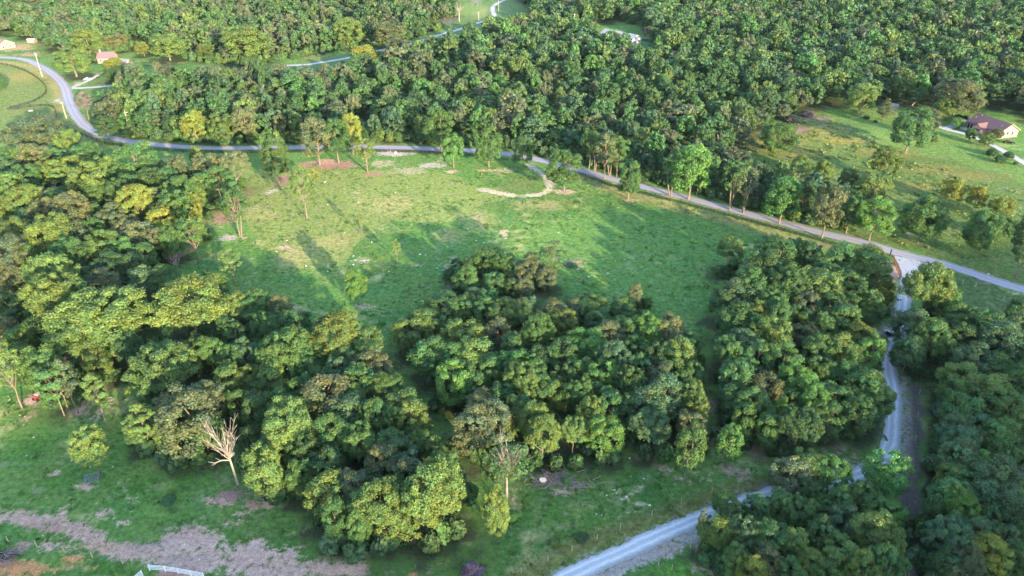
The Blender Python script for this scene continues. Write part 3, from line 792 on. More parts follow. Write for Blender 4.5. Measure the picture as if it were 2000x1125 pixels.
# ------------------------------------------------------------------ the ground
def steps(a, b, s0, grow, anchor_lo, anchor_hi):
    out = list(np.arange(anchor_lo, anchor_hi, s0))
    s = s0; x = out[-1]
    while x < b: s *= grow; x += s; out.append(x)
    s = s0; x = out[0]; lo = []
    while x > a: s *= grow; x -= s; lo.append(x)
    return np.array(lo[::-1] + out)
gx = steps(-3500, 3500, 0.85, 1.05, -150, 150)
# denser to the sides than the plain growth gives
gx = np.unique(np.concatenate([gx, np.arange(-420, 420, 2.2)]))
gy = np.unique(np.concatenate([steps(-900, 5000, 0.85, 1.05, 78, 300), np.arange(300, 620, 2.0), np.arange(-260, 80, 6.0)]))
GX, GY = np.meshgrid(gx, gy)
GZ = hgt(GX, GY)
nx, ny = len(gx), len(gy)
print("ground", nx, ny, nx * ny)
def vnoise(X, Y, s, seed):
    r = np.random.default_rng(seed); T = r.random((64, 64))
    x = X / s; y = Y / s; xi = np.floor(x).astype(int); yi = np.floor(y).astype(int); fx = x - xi; fy = y - yi
    fx = fx * fx * (3 - 2 * fx); fy = fy * fy * (3 - 2 * fy)
    g = lambda i, j: T[(yi + j) % 64, (xi + i) % 64]
    return (g(0, 0) * (1 - fx) + g(1, 0) * fx) * (1 - fy) + (g(0, 1) * (1 - fx) + g(1, 1) * fx) * fy
N1 = vnoise(GX, GY, 23, 1); N2 = vnoise(GX, GY, 7, 2); N3 = vnoise(GX, GY, 2.6, 3); N4 = vnoise(GX + 40, GY, 11, 4)
mead = np.array([0.100, 0.210, 0.052])
GC = np.ones(GX.shape + (3,)) * mead
GC *= (0.82 + 0.36 * N1)[..., None]
GC += (N2 - 0.5)[..., None] * np.array([0.045, 0.02, 0.004])
GC += np.clip(N4 * N3 - 0.42, 0, 1)[..., None] * np.array([0.55, 0.36, 0.24])
SO = np.zeros(GX.shape)                       # how bare
SC = np.ones(GX.shape + (3,)) * np.array([0.36, 0.27, 0.23])
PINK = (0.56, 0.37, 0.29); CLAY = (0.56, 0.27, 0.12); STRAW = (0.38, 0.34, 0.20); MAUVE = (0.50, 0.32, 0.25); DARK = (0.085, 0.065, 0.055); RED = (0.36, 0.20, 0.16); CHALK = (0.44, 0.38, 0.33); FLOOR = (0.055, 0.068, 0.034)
def window(x0, x1, y0, y1):
    return (slice(max(0, np.searchsorted(gy, y0) - 1), np.searchsorted(gy, y1) + 1), slice(max(0, np.searchsorted(gx, x0) - 1), np.searchsorted(gx, x1) + 1))
def lay(mask, w, c, strength, target='soil'):
    m = np.clip(mask * strength, 0, 1)
    if target == 'soil':
        old = SO[w]; tot = np.maximum(old, m)
        k = (m / (old + m + 1e-4))[..., None]
        SC[w] = SC[w] * (1 - k) + np.array(c) * k
        SO[w] = tot
    else:
        GC[w] = GC[w] * (1 - m[..., None]) + np.array(c) * m[..., None]
def blob(u, v, ru, rv, c, s=1.0, target='soil'):
    p = at(u, v); rx = ru * mpp(p); q = at(u, v - rv); q2 = at(u, v + rv); ry = max(0.6, abs(q.y - q2.y) / 2)
    w = window(p.x - rx * 2, p.x + rx * 2, p.y - ry * 2, p.y + ry * 2)
    d = np.sqrt(((GX[w] - p.x) / rx) ** 2 + ((GY[w] - p.y) / ry) ** 2) + (N3[w] - 0.5) * 0.5 + (N2[w] - .5) * .5
    lay(np.clip(1.35 - d, 0, 1), w, c, s, target)
def stroke(px, width, c, s=1.0, target='soil', soft=1.0):
    L = pxline(px, max(0.8, width * 0.4))
    A = np.array([(p.x, p.y) for p in L]); m = width * 1.8 + 2
    w = window(A[:, 0].min() - m, A[:, 0].max() + m, A[:, 1].min() - m, A[:, 1].max() + m)
    D = np.full(GX[w].shape, 1e9)
    for a in A: D = np.minimum(D, (GX[w] - a[0]) ** 2 + (GY[w] - a[1]) ** 2)
    D = np.sqrt(D) / (width / 2) + (N3[w] - 0.5) * 0.6 * soft
    lay(np.clip(1.5 - D, 0, 1), w, c, s, target)
def poly(px, c, s=1.0, target='grass', soft=3.0):
    P = [at(u, v) for u, v in px]; X = [p.x for p in P]; Y = [p.y for p in P]
    w = window(min(X) - 5, max(X) + 5, min(Y) - 5, max(Y) + 5)
    gx_, gy_ = GX[w], GY[w]; ins = np.zeros(gx_.shape, bool); D = np.full(gx_.shape, 1e9)
    xx = gx_ + (N2[w] - .5) * soft * 2; yy = gy_ + (N4[w] - .5) * soft * 2
    j = len(P) - 1
    for i in range(len(P)):
        a, b = P[i], P[j]
        cond = ((a.y > yy) != (b.y > yy)) & (xx < (b.x - a.x) * (yy - a.y) / ((b.y - a.y) + 1e-9) + a.x)
        ins ^= cond; j = i
    lay(ins.astype(float), w, c, s, target)
# vegetation tones
poly([(1400, 300), (1500, 240), (1590, 212), (1720, 205), (1880, 245), (1960, 300), (2100, 360), (2100, 600), (1980, 558), (1850, 512), (1700, 470), (1600, 445), (1500, 410), (1450, 390), (1400, 330)], (0.105, 0.165, 0.046), 0.85)
poly([(1590, 215), (1700, 205), (1820, 215), (1860, 255), (1930, 290), (2100, 365), (2100, 400), (1960, 345), (1850, 310), (1750, 300), (1690, 262), (1620, 232)], (0.125, 0.225, 0.055), 0.95)
for q in ((1530, 265, 60, 20), (1600, 250, 50, 14), (1650, 275, 50, 10), (1480, 285, 40, 12), (1560, 300, 40, 12), (1730, 300, 60, 10), (1830, 330, 70, 10), (1900, 345, 60, 9), (1790, 365, 60, 8)):
    blob(*q, (0.21, 0.19, 0.055), 0.7, 'grass')
poly([(1850, 530), (1960, 560), (2050, 600), (2050, 650), (1900, 625), (1860, 590)], (0.070, 0.120, 0.045), 0.9)
poly([(-60, 125), (0, 118), (60, 130), (105, 165), (120, 190), (130, 225), (185, 262), (240, 290), (160, 300), (0, 285), (-80, 270)], (0.150, 0.205, 0.060), 0.9)
blob(40, 150, 50, 14, (0.26, 0.24, 0.075), 0.8, 'grass'); blob(110, 220, 16, 26, (0.30, 0.25, 0.09), 0.8, 'grass'); blob(95, 250, 20, 16, (0.28, 0.23, 0.09), .8, 'grass')
stroke([(0, 122), (50, 128), (90, 145), (112, 170), (122, 200)], 7, (0.30, 0.27, 0.10), .9, 'grass')
poly([(380, 120), (560, 125), (700, 100), (800, 80), (880, 48), (960, 2), (1030, -10), (1030, 30), (960, 60), (880, 80), (780, 105), (690, 130), (620, 150), (400, 150)], (0.110, 0.195, 0.070), 0.9)
blob(905, 20, 40, 14, (0.17, 0.26, 0.08), .8, 'grass'); blob(940, 22, 14, 12, (0.30, 0.30, 0.12), .6, 'grass'); blob(610, 112, 40, 4, (0.22, 0.17, 0.09), .6, 'grass')
poly([(230, 75), (300, 82), (290, 95), (250, 92)], (0.13, 0.20, 0.07), .9)
poly([(160, 150), (240, 160), (230, 185), (165, 180)], (0.12, 0.18, 0.06), .9)
poly([(1222, 75), (1275, 80), (1280, 115), (1225, 112)], (0.08, 0.20, 0.07), 1.0)
# meadow: dry upper side, its sunlit paleness painted in, lush lower side
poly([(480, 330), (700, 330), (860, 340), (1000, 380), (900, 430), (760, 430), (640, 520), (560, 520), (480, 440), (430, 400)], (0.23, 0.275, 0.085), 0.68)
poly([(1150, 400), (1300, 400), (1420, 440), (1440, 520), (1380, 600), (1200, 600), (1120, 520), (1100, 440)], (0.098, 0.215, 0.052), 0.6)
stroke([(1135, 345), (1200, 372), (1300, 400), (1400, 425), (1500, 452), (1600, 480)], 7, (0.26, 0.24, 0.10), .7, 'grass')
poly([(1040, 340), (1060, 350), (1050, 372), (1000, 378), (960, 368), (985, 345)], (0.15, 0.19, 0.07), .5)
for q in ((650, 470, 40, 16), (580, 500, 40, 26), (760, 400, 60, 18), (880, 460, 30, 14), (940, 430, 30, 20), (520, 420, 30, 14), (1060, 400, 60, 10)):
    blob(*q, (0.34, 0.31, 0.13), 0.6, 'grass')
# lower left pasture
for q in ((60, 870, 60, 20), (90, 940, 50, 22), (280, 960, 70, 24), (140, 1100, 10, 4), (350, 930, 60, 20), (1050, 1010, 60, 30), (1130, 1010, 60, 26)):
    blob(*q, (0.075, 0.185, 0.036), 0.7, 'grass')
stroke([(1010, 1130), (1130, 1070), (1260, 1020), (1400, 968), (1500, 945)], 4.5, (0.155, 0.165, 0.052), .85, 'grass')
blob(200, 1118, 60, 26, (0.075, 0.185, 0.036), .9, 'grass'); blob(1340, 1118, 50, 12, (0.10, 0.24, 0.04), .9, 'grass')
# bare ground
for q in ((640, 322, 55, 9, RED, 1), (560, 350, 22, 16, RED, .7), (528, 374, 16, 7, CHALK, .8), (730, 340, 26, 8, RED, .7), (770, 300, 45, 5, CHALK, 1), (765, 292, 20, 4, PINK, 1), (750, 320, 45, 9, STRAW, .7), (800, 332, 60, 8, STRAW, .7), (845, 324, 34, 6, CHALK, .9), (880, 335, 26, 4, PINK, .7), (985, 333, 32, 6, STRAW, .7), (955, 333, 24, 3, PINK, .7),
          (640, 316, 30, 5, PINK, .9), (1105, 375, 26, 5, PINK, .9), (1230, 391, 20, 4, MAUVE, .7), (1215, 375, 12, 3, PINK, .4), (430, 424, 34, 13, RED, .9), (440, 465, 22, 7, CHALK, .8), (415, 440, 30, 8, STRAW, .5), (365, 475, 30, 6, RED, .7), (330, 500, 26, 6, RED, .6), (480, 380, 18, 20, RED, .4), (375, 488, 8, 8, CLAY, .7), (475, 465, 12, 3, PINK, .7), (490, 415, 30, 8, PINK, .35),
          (555, 483, 22, 6, PINK, .6), (570, 490, 12, 4, CHALK, .6), (740, 448, 16, 5, PINK, .4), (700, 375, 12, 5, PINK, .4), (718, 600, 30, 6, PINK, .7), (815, 517, 16, 4, PINK, .5), (710, 510, 24, 4, CHALK, .6), (870, 450, 16, 6, PINK, .4), (930, 425, 14, 8, PINK, .45), (985, 455, 14, 10, PINK, .6), (580, 605, 30, 10, RED, .45),
          (1120, 515, 26, 9, MAUVE, .5), (965, 580, 70, 10, MAUVE, .7), (880, 520, 22, 40, MAUVE, .35), (1140, 520, 20, 6, PINK, .3), (1330, 640, 20, 6, MAUVE, .4),
          (30, 655, 30, 25, CLAY, .9), (10, 660, 30, 20, RED, .8), (65, 785, 40, 13, MAUVE, 1), (55, 815, 14, 20, MAUVE, .6), (170, 790, 22, 30, MAUVE, .9), (200, 800, 26, 18, MAUVE, .6), (340, 880, 26, 10, PINK, .5), (385, 895, 30, 10, MAUVE, .6), (110, 925, 18, 8, PINK, .8), (170, 950, 24, 8, PINK, .8), (95, 970, 14, 8, STRAW, .6), (140, 985, 18, 6, STRAW, .5), (200, 1005, 22, 14, PINK, 1), (235, 940, 14, 8, STRAW, .5), (260, 975, 18, 5, STRAW, .5), (240, 1020, 22, 5, PINK, .6), (300, 955, 14, 5, RED, .4), (120, 998, 20, 8, PINK, .6),
          (440, 975, 32, 16, MAUVE, .9), (500, 985, 34, 12, RED, .8), (470, 1000, 22, 14, PINK, .7), (460, 960, 40, 8, DARK, .5), (525, 985, 22, 8, PINK, .9), (455, 1020, 30, 12, MAUVE, .6), (360, 1050, 60, 22, MAUVE, .9), (300, 1062, 40, 12, (0.17, 0.12, 0.13), .8), (330, 1032, 40, 10, (0.17, 0.12, 0.13), .7), (345, 1090, 30, 7, (0.11, 0.08, 0.09), .8), (260, 1050, 40, 10, DARK, .3),
          (60, 1110, 90, 16, CLAY, 1), (130, 1092, 40, 12, CLAY, 1), (90, 1030, 46, 12, RED, .9), (45, 1065, 22, 10, RED, .8), (10, 1085, 28, 20, (0.05, 0.035, 0.04), 1), (20, 1110, 50, 14, CLAY, 1), (180, 1068, 30, 7, CLAY, .8), (340, 1120, 50, 12, RED, 1),
          (775, 1045, 66, 10, MAUVE, .9), (820, 1030, 40, 8, MAUVE, .8), (685, 1015, 34, 12, MAUVE, .7), (570, 1045, 6, 20, STRAW, .5), (680, 1055, 16, 6, STRAW, .6), (864, 1103, 14, 5, CLAY, 1), (808, 1122, 8, 4, CLAY, 1), (915, 1065, 14, 5, STRAW, .5), (970, 1000, 12, 30, MAUVE, .5), (1000, 975, 20, 30, MAUVE, .5),
          (1075, 935, 50, 12, RED, .7), (1100, 960, 34, 10, MAUVE, .6), (1120, 945, 22, 12, RED, .5), (1010, 925, 30, 10, PINK, .5), (1290, 890, 22, 18, RED, .9), (1295, 915, 22, 16, PINK, .7), (1330, 940, 26, 10, PINK, .6), (1265, 890, 30, 10, MAUVE, .6), (1245, 985, 18, 7, STRAW, .8), (1235, 1000, 18, 5, STRAW, .6), (1140, 990, 10, 6, PINK, .7), (1150, 1030, 40, 6, STRAW, .4), (1200, 960, 30, 10, STRAW, .35), (1380, 935, 20, 8, PINK, .6), (1420, 920, 60, 16, MAUVE, .5), (1560, 885, 70, 20, MAUVE, .6), (1640, 890, 40, 20, MAUVE, .5), (1470, 880, 60, 20, PINK, .4), (1400, 855, 40, 20, MAUVE, .6), (1390, 800, 26, 30, MAUVE, .5),
          (1400, 1112, 50, 16, PINK, .9), (1365, 1068, 14, 9, PINK, .9), (1300, 1070, 50, 9, MAUVE, .7), (1745, 530, 18, 20, PINK, 1), (1740, 545, 26, 9, CLAY, .8), (1690, 565, 16, 12, PINK, .9), (1715, 650, 14, 10, PINK, .9), (1725, 580, 12, 18, PINK, .7), (1738, 650, 14, 14, CHALK, .9), (1710, 625, 10, 5, PINK, .8), (1600, 480, 40, 8, (0.22, .17, .13), .5), (1400, 415, 60, 4, RED, .3),
          (1555, 252, 26, 12, (0.30, 0.17, 0.13), .8), (1590, 232, 34, 8, (0.32, 0.20, 0.17), .9), (1500, 265, 30, 8, RED, .6), (1410, 290, 20, 8, RED, .5), (1640, 250, 50, 4, RED, .35),
          (30, 92, 46, 10, (0.46, 0.32, 0.20), .8), (60, 106, 30, 6, (0.42, 0.26, 0.17), .7), (262, 90, 14, 8, (0.46, 0.28, 0.18), .9), (150, 165, 16, 10, STRAW, .7), (118, 195, 14, 5, CHALK, .9), (175, 268, 20, 5, RED, .6), (140, 272, 50, 5, STRAW, .5), (18, 212, 10, 4, RED, .6), (870, 40, 26, 8, (0.28, .22, .24), .8), (930, 4, 12, 2, (0.28, .22, .24), .8)):
    blob(*q)
stroke([(-30, 1005), (40, 1015), (90, 1025), (150, 1032), (190, 1055), (230, 1075), (320, 1085), (420, 1088), (520, 1100), (620, 1112), (700, 1112)], 3.8, MAUVE, .9)
stroke([(330, 1075), (430, 1088), (540, 1112), (560, 1135)], 8, (0.56, 0.38, 0.32), .95)
stroke([(40, 1065), (150, 1070), (240, 1078)], 2.5, PINK, .5)
stroke([(690, 1090), (740, 1068), (810, 1045)], 2.2, MAUVE, .8)
stroke([(1035, 322), (1055, 336), (1070, 350), (1075, 364), (1060, 377), (1030, 383), (1000, 381), (970, 376), (942, 371)], 3.4, (0.50, 0.42, 0.30), 1.0)
stroke([(940, 371), (900, 362), (860, 359)], 1.2, STRAW, .5)
stroke([(1777, 1130), (1775, 1050), (1778, 960), (1785, 850), (1790, 760)], 4.0, (0.15, 0.12, 0.11), .95)
stroke([(1758, 930), (1766, 880), (1768, 800), (1764, 740)], 2.6, (0.36, 0.31, 0.27), .8)
stroke([(1370, 1040), (1300, 1070), (1240, 1095), (1190, 1125)], 4.0, (0.38, 0.33, 0.30), .9)
stroke([(1270, 930), (1250, 950), (1225, 975)], 1.6, STRAW, .6)
stroke([(400, 460), (350, 500), (290, 545)], 2.5, RED, .6)
# worn verge of the drive
stroke(DRIVE, 5.2, (0.30, 0.28, 0.25), .75)
stroke(ROAD, 7.0, (0.24, 0.20, 0.17), .55)
# woodland floor
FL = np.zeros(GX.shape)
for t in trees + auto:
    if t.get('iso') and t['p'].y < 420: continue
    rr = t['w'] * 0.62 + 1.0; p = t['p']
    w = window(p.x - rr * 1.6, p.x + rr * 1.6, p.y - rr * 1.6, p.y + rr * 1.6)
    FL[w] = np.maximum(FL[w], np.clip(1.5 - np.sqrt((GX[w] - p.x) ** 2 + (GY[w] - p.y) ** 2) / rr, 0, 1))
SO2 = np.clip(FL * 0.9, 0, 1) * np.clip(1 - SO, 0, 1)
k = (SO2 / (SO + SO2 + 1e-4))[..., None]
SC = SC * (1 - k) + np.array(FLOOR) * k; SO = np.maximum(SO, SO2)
idx = np.arange(nx * ny).reshape(ny, nx)
Q = np.stack([idx[:-1, :-1], idx[:-1, 1:], idx[1:, 1:], idx[1:, :-1]], -1).reshape(-1, 4)
gm = bpy.data.materials.new("pasture_ground"); gm.use_nodes = True
nt = gm.node_tree; b = nt.nodes["Principled BSDF"]; b.inputs["Roughness"].default_value = 0.95; b.inputs["Specular IOR Level"].default_value = 0.08
def N(t, **k):
    n = nt.nodes.new(t)
    for a, v in k.items(): setattr(n, a, v)
    return n
geo = N("ShaderNodeNewGeometry")
def noise(scale, det=8, rough=0.6, off=0):
    n = N("ShaderNodeTexNoise"); n.inputs["Scale"].default_value = scale; n.inputs["Detail"].default_value = det; n.inputs["Roughness"].default_value = rough
    nt.links.new(geo.outputs["Position"], n.inputs["Vector"]); return n
def mrange(src, a, b_, c, d):
    m = N("ShaderNodeMapRange"); m.inputs[1].default_value = a; m.inputs[2].default_value = b_; m.inputs[3].default_value = c; m.inputs[4].default_value = d
    nt.links.new(src, m.inputs[0]); return m.outputs[0]
ag = N("ShaderNodeAttribute", attribute_name="grass_col"); asl = N("ShaderNodeAttribute", attribute_name="soil_col")
nA = noise(0.9, 10, 0.68); nB = noise(3.1, 6, 0.7); nC = noise(0.22, 5, 0.6); nD = noise(7.0, 4, 0.6)
# grass: clumps of lighter and darker, yellower and greener blades
s1 = mrange(nA.outputs[0], 0.34, 0.66, 0.55, 1.45); s2 = mrange(nD.outputs[0], 0.3, 0.7, 0.70, 1.30)
m1 = N("ShaderNodeMath", operation='MULTIPLY'); nt.links.new(s1, m1.inputs[0]); nt.links.new(s2, m1.inputs[1])
v1 = N("ShaderNodeVectorMath", operation='SCALE'); nt.links.new(ag.outputs["Color"], v1.inputs[0]); nt.links.new(m1.outputs[0], v1.inputs["Scale"])
hx = N("ShaderNodeMixRGB", blend_type='MULTIPLY'); hx.inputs[2].default_value = (1.45, 1.02, 0.9, 1)
nt.links.new(mrange(nB.outputs[0], 0.45, 0.65, 0, 0.7), hx.inputs[0]); nt.links.new(v1.outputs[0], hx.inputs[1])
vm = N("ShaderNodeMath", operation='MULTIPLY'); nt.links.new(mrange(nB.outputs[0], 0.3, 0.7, 0.6, 1.4), vm.inputs[0]); nt.links.new(mrange(nA.outputs[0], 0.3, 0.7, 0.62, 1.3), vm.inputs[1])
v2 = N("ShaderNodeVectorMath", operation='SCALE'); nt.links.new(asl.outputs["Color"], v2.inputs[0]); nt.links.new(vm.outputs[0], v2.inputs["Scale"])
sf = N("ShaderNodeMath", operation='ADD'); nt.links.new(asl.outputs["Alpha"], sf.inputs[0]); nt.links.new(mrange(nA.outputs[0], 0.3, 0.7, -0.42, 0.42), sf.inputs[1])
sh_ = N("ShaderNodeMath", operation='ADD'); nt.links.new(sf.outputs[0], sh_.inputs[0]); nt.links.new(mrange(nC.outputs[0], 0.3, 0.7, -0.36, 0.34), sh_.inputs[1])
sg = N("ShaderNodeMath", operation='ADD'); nt.links.new(sh_.outputs[0], sg.inputs[0]); nt.links.new(mrange(nB.outputs[0], 0.3, 0.7, -0.22, 0.22), sg.inputs[1])
nE = noise(0.42, 9, 0.72); nF = noise(0.11, 4, 0.5)
dm = N("ShaderNodeMath", operation='MULTIPLY'); nt.links.new(mrange(nE.outputs[0], 0.53, 0.66, 0, 1), dm.inputs[0]); nt.links.new(mrange(nF.outputs[0], 0.42, 0.6, 0.08, 0.62), dm.inputs[1])
dry = N("ShaderNodeMixRGB"); nt.links.new(dm.outputs[0], dry.inputs[0]); nt.links.new(hx.outputs[0], dry.inputs[1]); dry.inputs[2].default_value = (0.34, 0.29, 0.21, 1)
dk = N("ShaderNodeMixRGB", blend_type='MULTIPLY'); nt.links.new(mrange(nB.outputs[0], 0.60, 0.70, 0, 0.75), dk.inputs[0]); nt.links.new(dry.outputs[0], dk.inputs[1]); dk.inputs[2].default_value = (0.45, 0.6, 0.5, 1)
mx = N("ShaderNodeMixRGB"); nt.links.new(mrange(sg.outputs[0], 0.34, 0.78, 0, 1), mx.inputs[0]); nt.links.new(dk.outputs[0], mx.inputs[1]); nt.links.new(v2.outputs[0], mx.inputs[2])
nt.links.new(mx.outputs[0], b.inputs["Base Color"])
bp = N("ShaderNodeBump"); bp.inputs["Distance"].default_value = 0.35; bp.inputs["Strength"].default_value = 0.7
nt.links.new(m1.outputs[0], bp.inputs["Height"]); nt.links.new(bp.outputs[0], b.inputs["Normal"])
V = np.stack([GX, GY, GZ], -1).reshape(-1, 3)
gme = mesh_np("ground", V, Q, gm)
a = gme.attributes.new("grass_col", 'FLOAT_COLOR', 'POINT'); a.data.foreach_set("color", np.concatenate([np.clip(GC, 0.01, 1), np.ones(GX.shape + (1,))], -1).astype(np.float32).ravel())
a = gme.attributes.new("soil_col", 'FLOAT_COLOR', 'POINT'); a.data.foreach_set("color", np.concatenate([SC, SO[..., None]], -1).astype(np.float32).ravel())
for p in gme.polygons[:1]: pass
gme.polygons.foreach_set("use_smooth", np.ones(len(Q), bool))
tag(ob("ground", gme), kind='structure')

# weed and grass tufts over the pastures
def tufts(name, n, box, size, cols, label, seed, cond):
    r = np.random.default_rng(seed); VV, TT = [], []
    X = r.uniform(box[0], box[1], n); Y = r.uniform(box[2], box[3], n); Z = hgt(X, Y)
    for x, y, z in zip(X, Y, Z):
        u, v, d = proj(x, y, z)
        if not cond(u, v): continue
        i = np.searchsorted(gx, x); j = np.searchsorted(gy, y)
        if SO[j, i] > 0.45 and r.random() > 0.12: continue
        if N4[j, i] < 0.45 and r.random() < 0.7: continue
        m = r.integers(5, 11); s = size * r.uniform(0.5, 1.5)
        pos = np.stack([x + r.normal(size=m) * s * 0.8, y + r.normal(size=m) * s * 0.8, z + r.uniform(0.02, .55, m) * s], 1)
        nn = unit(m, r) * np.array([1, 1, .6]); nn[:, 2] = np.abs(nn[:, 2]) + .2; nn /= np.linalg.norm(nn, axis=1, keepdims=True)
        aa = np.cross(nn, r.normal(size=(m, 3))); aa /= np.linalg.norm(aa, axis=1, keepdims=True); bb = np.cross(nn, aa)
        q = s * r.uniform(.3, .6, m)[:, None]
        VV.append(np.stack([pos - aa * q, pos - bb * q, pos + aa * q, pos + bb * q], 1).reshape(-1, 3))
        c = np.array(cols[r.integers(len(cols))]) * r.uniform(.7, 1.3)
        TT.append(np.tile(np.append(c, 1.0), (m * 4, 1)))
    V = np.concatenate(VV); me = mesh_np(name, V, np.arange(len(V)).reshape(-1, 4), M['leaf_mass'], np.concatenate(TT))
    tag(ob(name, me), label, "grass", kind='stuff')
GT = [(0.075, 0.16, 0.035), (0.06, 0.13, 0.03), (0.12, 0.17, 0.04), (0.10, 0.20, 0.04)]
clr = [(d_.x, d_.y) for d_ in pxline(DRIVE, 3.0)]
clr = np.array(clr)
def nearroad(u, v): return False
tufts("pasture_weeds", 9000, (-130, 130, 80, 300), 0.42, GT, "weeds and grass tufts scattered over the meadow and pastures", 5,
      lambda u, v: -60 < u < 1760 and v < 1180 and not (abs(v - np.interp(u, [q[0] for q in ROAD[10:]], [q[1] for q in ROAD[10:]])) < 12) and not (u > 950 and abs(v - np.interp(u, [q[0] for q in DRIVE[::-1]], [q[1] for q in DRIVE[::-1]])) < 26))
tufts("hillside_weeds", 4500, (70, 330, 210, 360), 0.75, [(0.10, 0.16, 0.04), (0.15, 0.17, 0.045), (0.08, 0.14, 0.04), (0.12, 0.17, 0.045)], "tall rough weeds on the hillside below the brick house", 6,
      lambda u, v: inpoly(u, v, [(1400, 300), (1500, 245), (1590, 222), (1640, 235), (1740, 300), (1850, 335), (2010, 375), (2010, 560), (1850, 505), (1700, 465), (1500, 412), (1420, 350)]))

# ------------------------------------------------------------------ fences
def board_fence(name, px, spacing, h, m, label, rails=(0.35, 0.7, 1.05, 1.35), pw=0.2, thick=0.06, rh=0.18, group=None):
    line = pxline(px, 0.6)
    pts = [line[0]]; acc = 0
    for a_, b_ in zip(line, line[1:]):
        acc += (b_ - a_).length
        if acc >= spacing: pts.append(b_.copy()); acc = 0
    for p in pts: p.z = float(hgt(p.x, p.y))
    root = empty(name, pts[0]); o0 = Vector(pts[0])
    mb = MB(); mb.box((0, 0, h / 2 - 0.1), (pw, pw, h + 0.2)); pm = mb.mesh("post", m)
    for p in pts:
        q = ob("post", pm, root); q.location = p - o0
    for r_ in rails:
        mb = MB()
        for a_, b_ in zip(pts, pts[1:]):
            mb.bar(a_ - o0 + Vector((0, 0, r_)), b_ - o0 + Vector((0, 0, r_)), thick, rh)
        mb.obj("rail", m, root)
    tag(root, label, "fence", group); return root
RL = (0.4, 0.8, 1.2)
board_fence("board_fence", [(205, 282), (260, 289), (330, 296), (420, 299), (520, 299), (610, 298), (700, 297)], 4.2, 1.4, M['black'], "black board fence along the road from the bend to the golden clump", RL)
board_fence("board_fence", [(722, 297), (800, 299), (860, 302), (930, 307), (1000, 315)], 4.2, 1.4, M['black'], "black board fence behind the bare ground at the top of the meadow", RL)
board_fence("board_fence", [(1128, 341), (1200, 366), (1300, 391), (1400, 417), (1500, 444), (1600, 471), (1680, 495)], 4.2, 1.4, M['black'], "black board fence along the right side of the meadow beside the road", RL)
board_fence("board_fence", [(-40, 128), (0, 126), (40, 136), (72, 153), (90, 172), (86, 188), (60, 202), (28, 211), (16, 213)], 4.5, 1.5, M['black'], "black curved board fence round the upper paddock", RL)
board_fence("board_fence", [(16, 215), (40, 213), (75, 208), (103, 210), (110, 222), (114, 238), (135, 254), (170, 268), (200, 280)], 4.5, 1.5, M['black'], "black board fence round the lower paddock corner by the road bend", RL)
board_fence("gate_fence", [(1744, 508), (1748, 520), (1753, 534), (1760, 548)], 2.4, 1.7, M['redwood'], "red brown board fence bay at the mouth of the gravel drive", (0.35, 0.75, 1.15, 1.5))
board_fence("corral_fence", [(230, 1166), (262, 1140), (290, 1115)], 2.4, 1.5, M['white_fence'], "short white rail fence run slanting to the corral corner", (0.4, 0.75, 1.1, 1.4), 0.14, 0.05, 0.13)
board_fence("corral_fence", [(293, 1114), (330, 1117), (368, 1124), (405, 1131)], 2.4, 1.5, M['white_fence'], "long white rail fence run right of the corral corner", (0.4, 0.75, 1.1, 1.4), 0.14, 0.05, 0.13)
board_fence("short_board_fence", [(1286, 1104), (1303, 1096)], 2.0, 1.5, M['pale_wood'], "single pale board panel with two posts nearest the gravel drive", (0.9, 1.2), 0.12, 0.05, 0.16)
board_fence("short_board_fence", [(1312, 1113), (1334, 1119)], 2.3, 1.4, M['pale_wood'], "single pale board panel right of the first one on the grass", (0.8, 1.1), 0.12, 0.05, 0.16)
def wire_fence(name, tops, m, h, label, group=None, wires=(0.4, 0.8, 1.15), pr=0.09):
    pts = [at(u, v) for u, v in tops]
    root = empty(name, pts[0]); o0 = Vector(pts[0])
    mb = MB(); mb.tube([(0, 0, -0.2), (0, 0, h)], [pr, pr * 0.9], 7); pm = mb.mesh("post", m)
    for p in pts:
        q = ob("post", pm, root); q.location = p - o0
    mb = MB()
    for z in wires:
        for a_, b_ in zip(pts, pts[1:]):
            mb.tube([a_ - o0 + Vector((0, 0, z)), b_ - o0 + Vector((0, 0, z))], 0.012, 3, cap=False)
    mb.obj("wire", M['wire'], root)
    tag(root, label, "fence", group); return root
wire_fence("wire_fence", [(-40, 1052), (17, 1059), (72, 1067), (126, 1078), (181, 1089), (240, 1101)], M['post'], 1.5, "wire fence with yellow wooden posts across the bottom left pasture", pr=0.12)
wire_fence("wire_fence", [(1018, 1119), (1070, 1096), (1117, 1076), (1166, 1054), (1211, 1034), (1273, 1007), (1330, 984), (1390, 962), (1440, 955)], M['post'], 1.45, "wire fence with thin yellow posts along the gravel drive verge", pr=0.08)
wire_fence("wire_fence", [(1303, 1096), (1328, 1083), (1348, 1070), (1372, 1052), (1396, 1040)], M['post'], 1.5, "thin post and wire fence behind the single board panels", pr=0.06)
wire_fence("wire_fence", [(1772, 1130), (1770, 1085), (1771, 1040), (1773, 995), (1777, 950), (1782, 905), (1787, 860), (1791, 815), (1795, 770), (1800, 730)], M['pole_grey'], 1.5, "long wire fence beside the bare strip left of the dark wood", pr=0.08)
wire_fence("wire_fence", [(1736, 965), (1752, 955), (1777, 950)], M['pole_grey'], 1.5, "short cross fence by the tree overhanging the drive bend", pr=0.08)
wire_fence("wire_fence", [(1856, 546), (1880, 553), (1905, 560), (1930, 570), (1960, 585), (1990, 598)], M['pole_grey'], 1.3, "pale wire fence on the grass just below the paved road", pr=0.07)
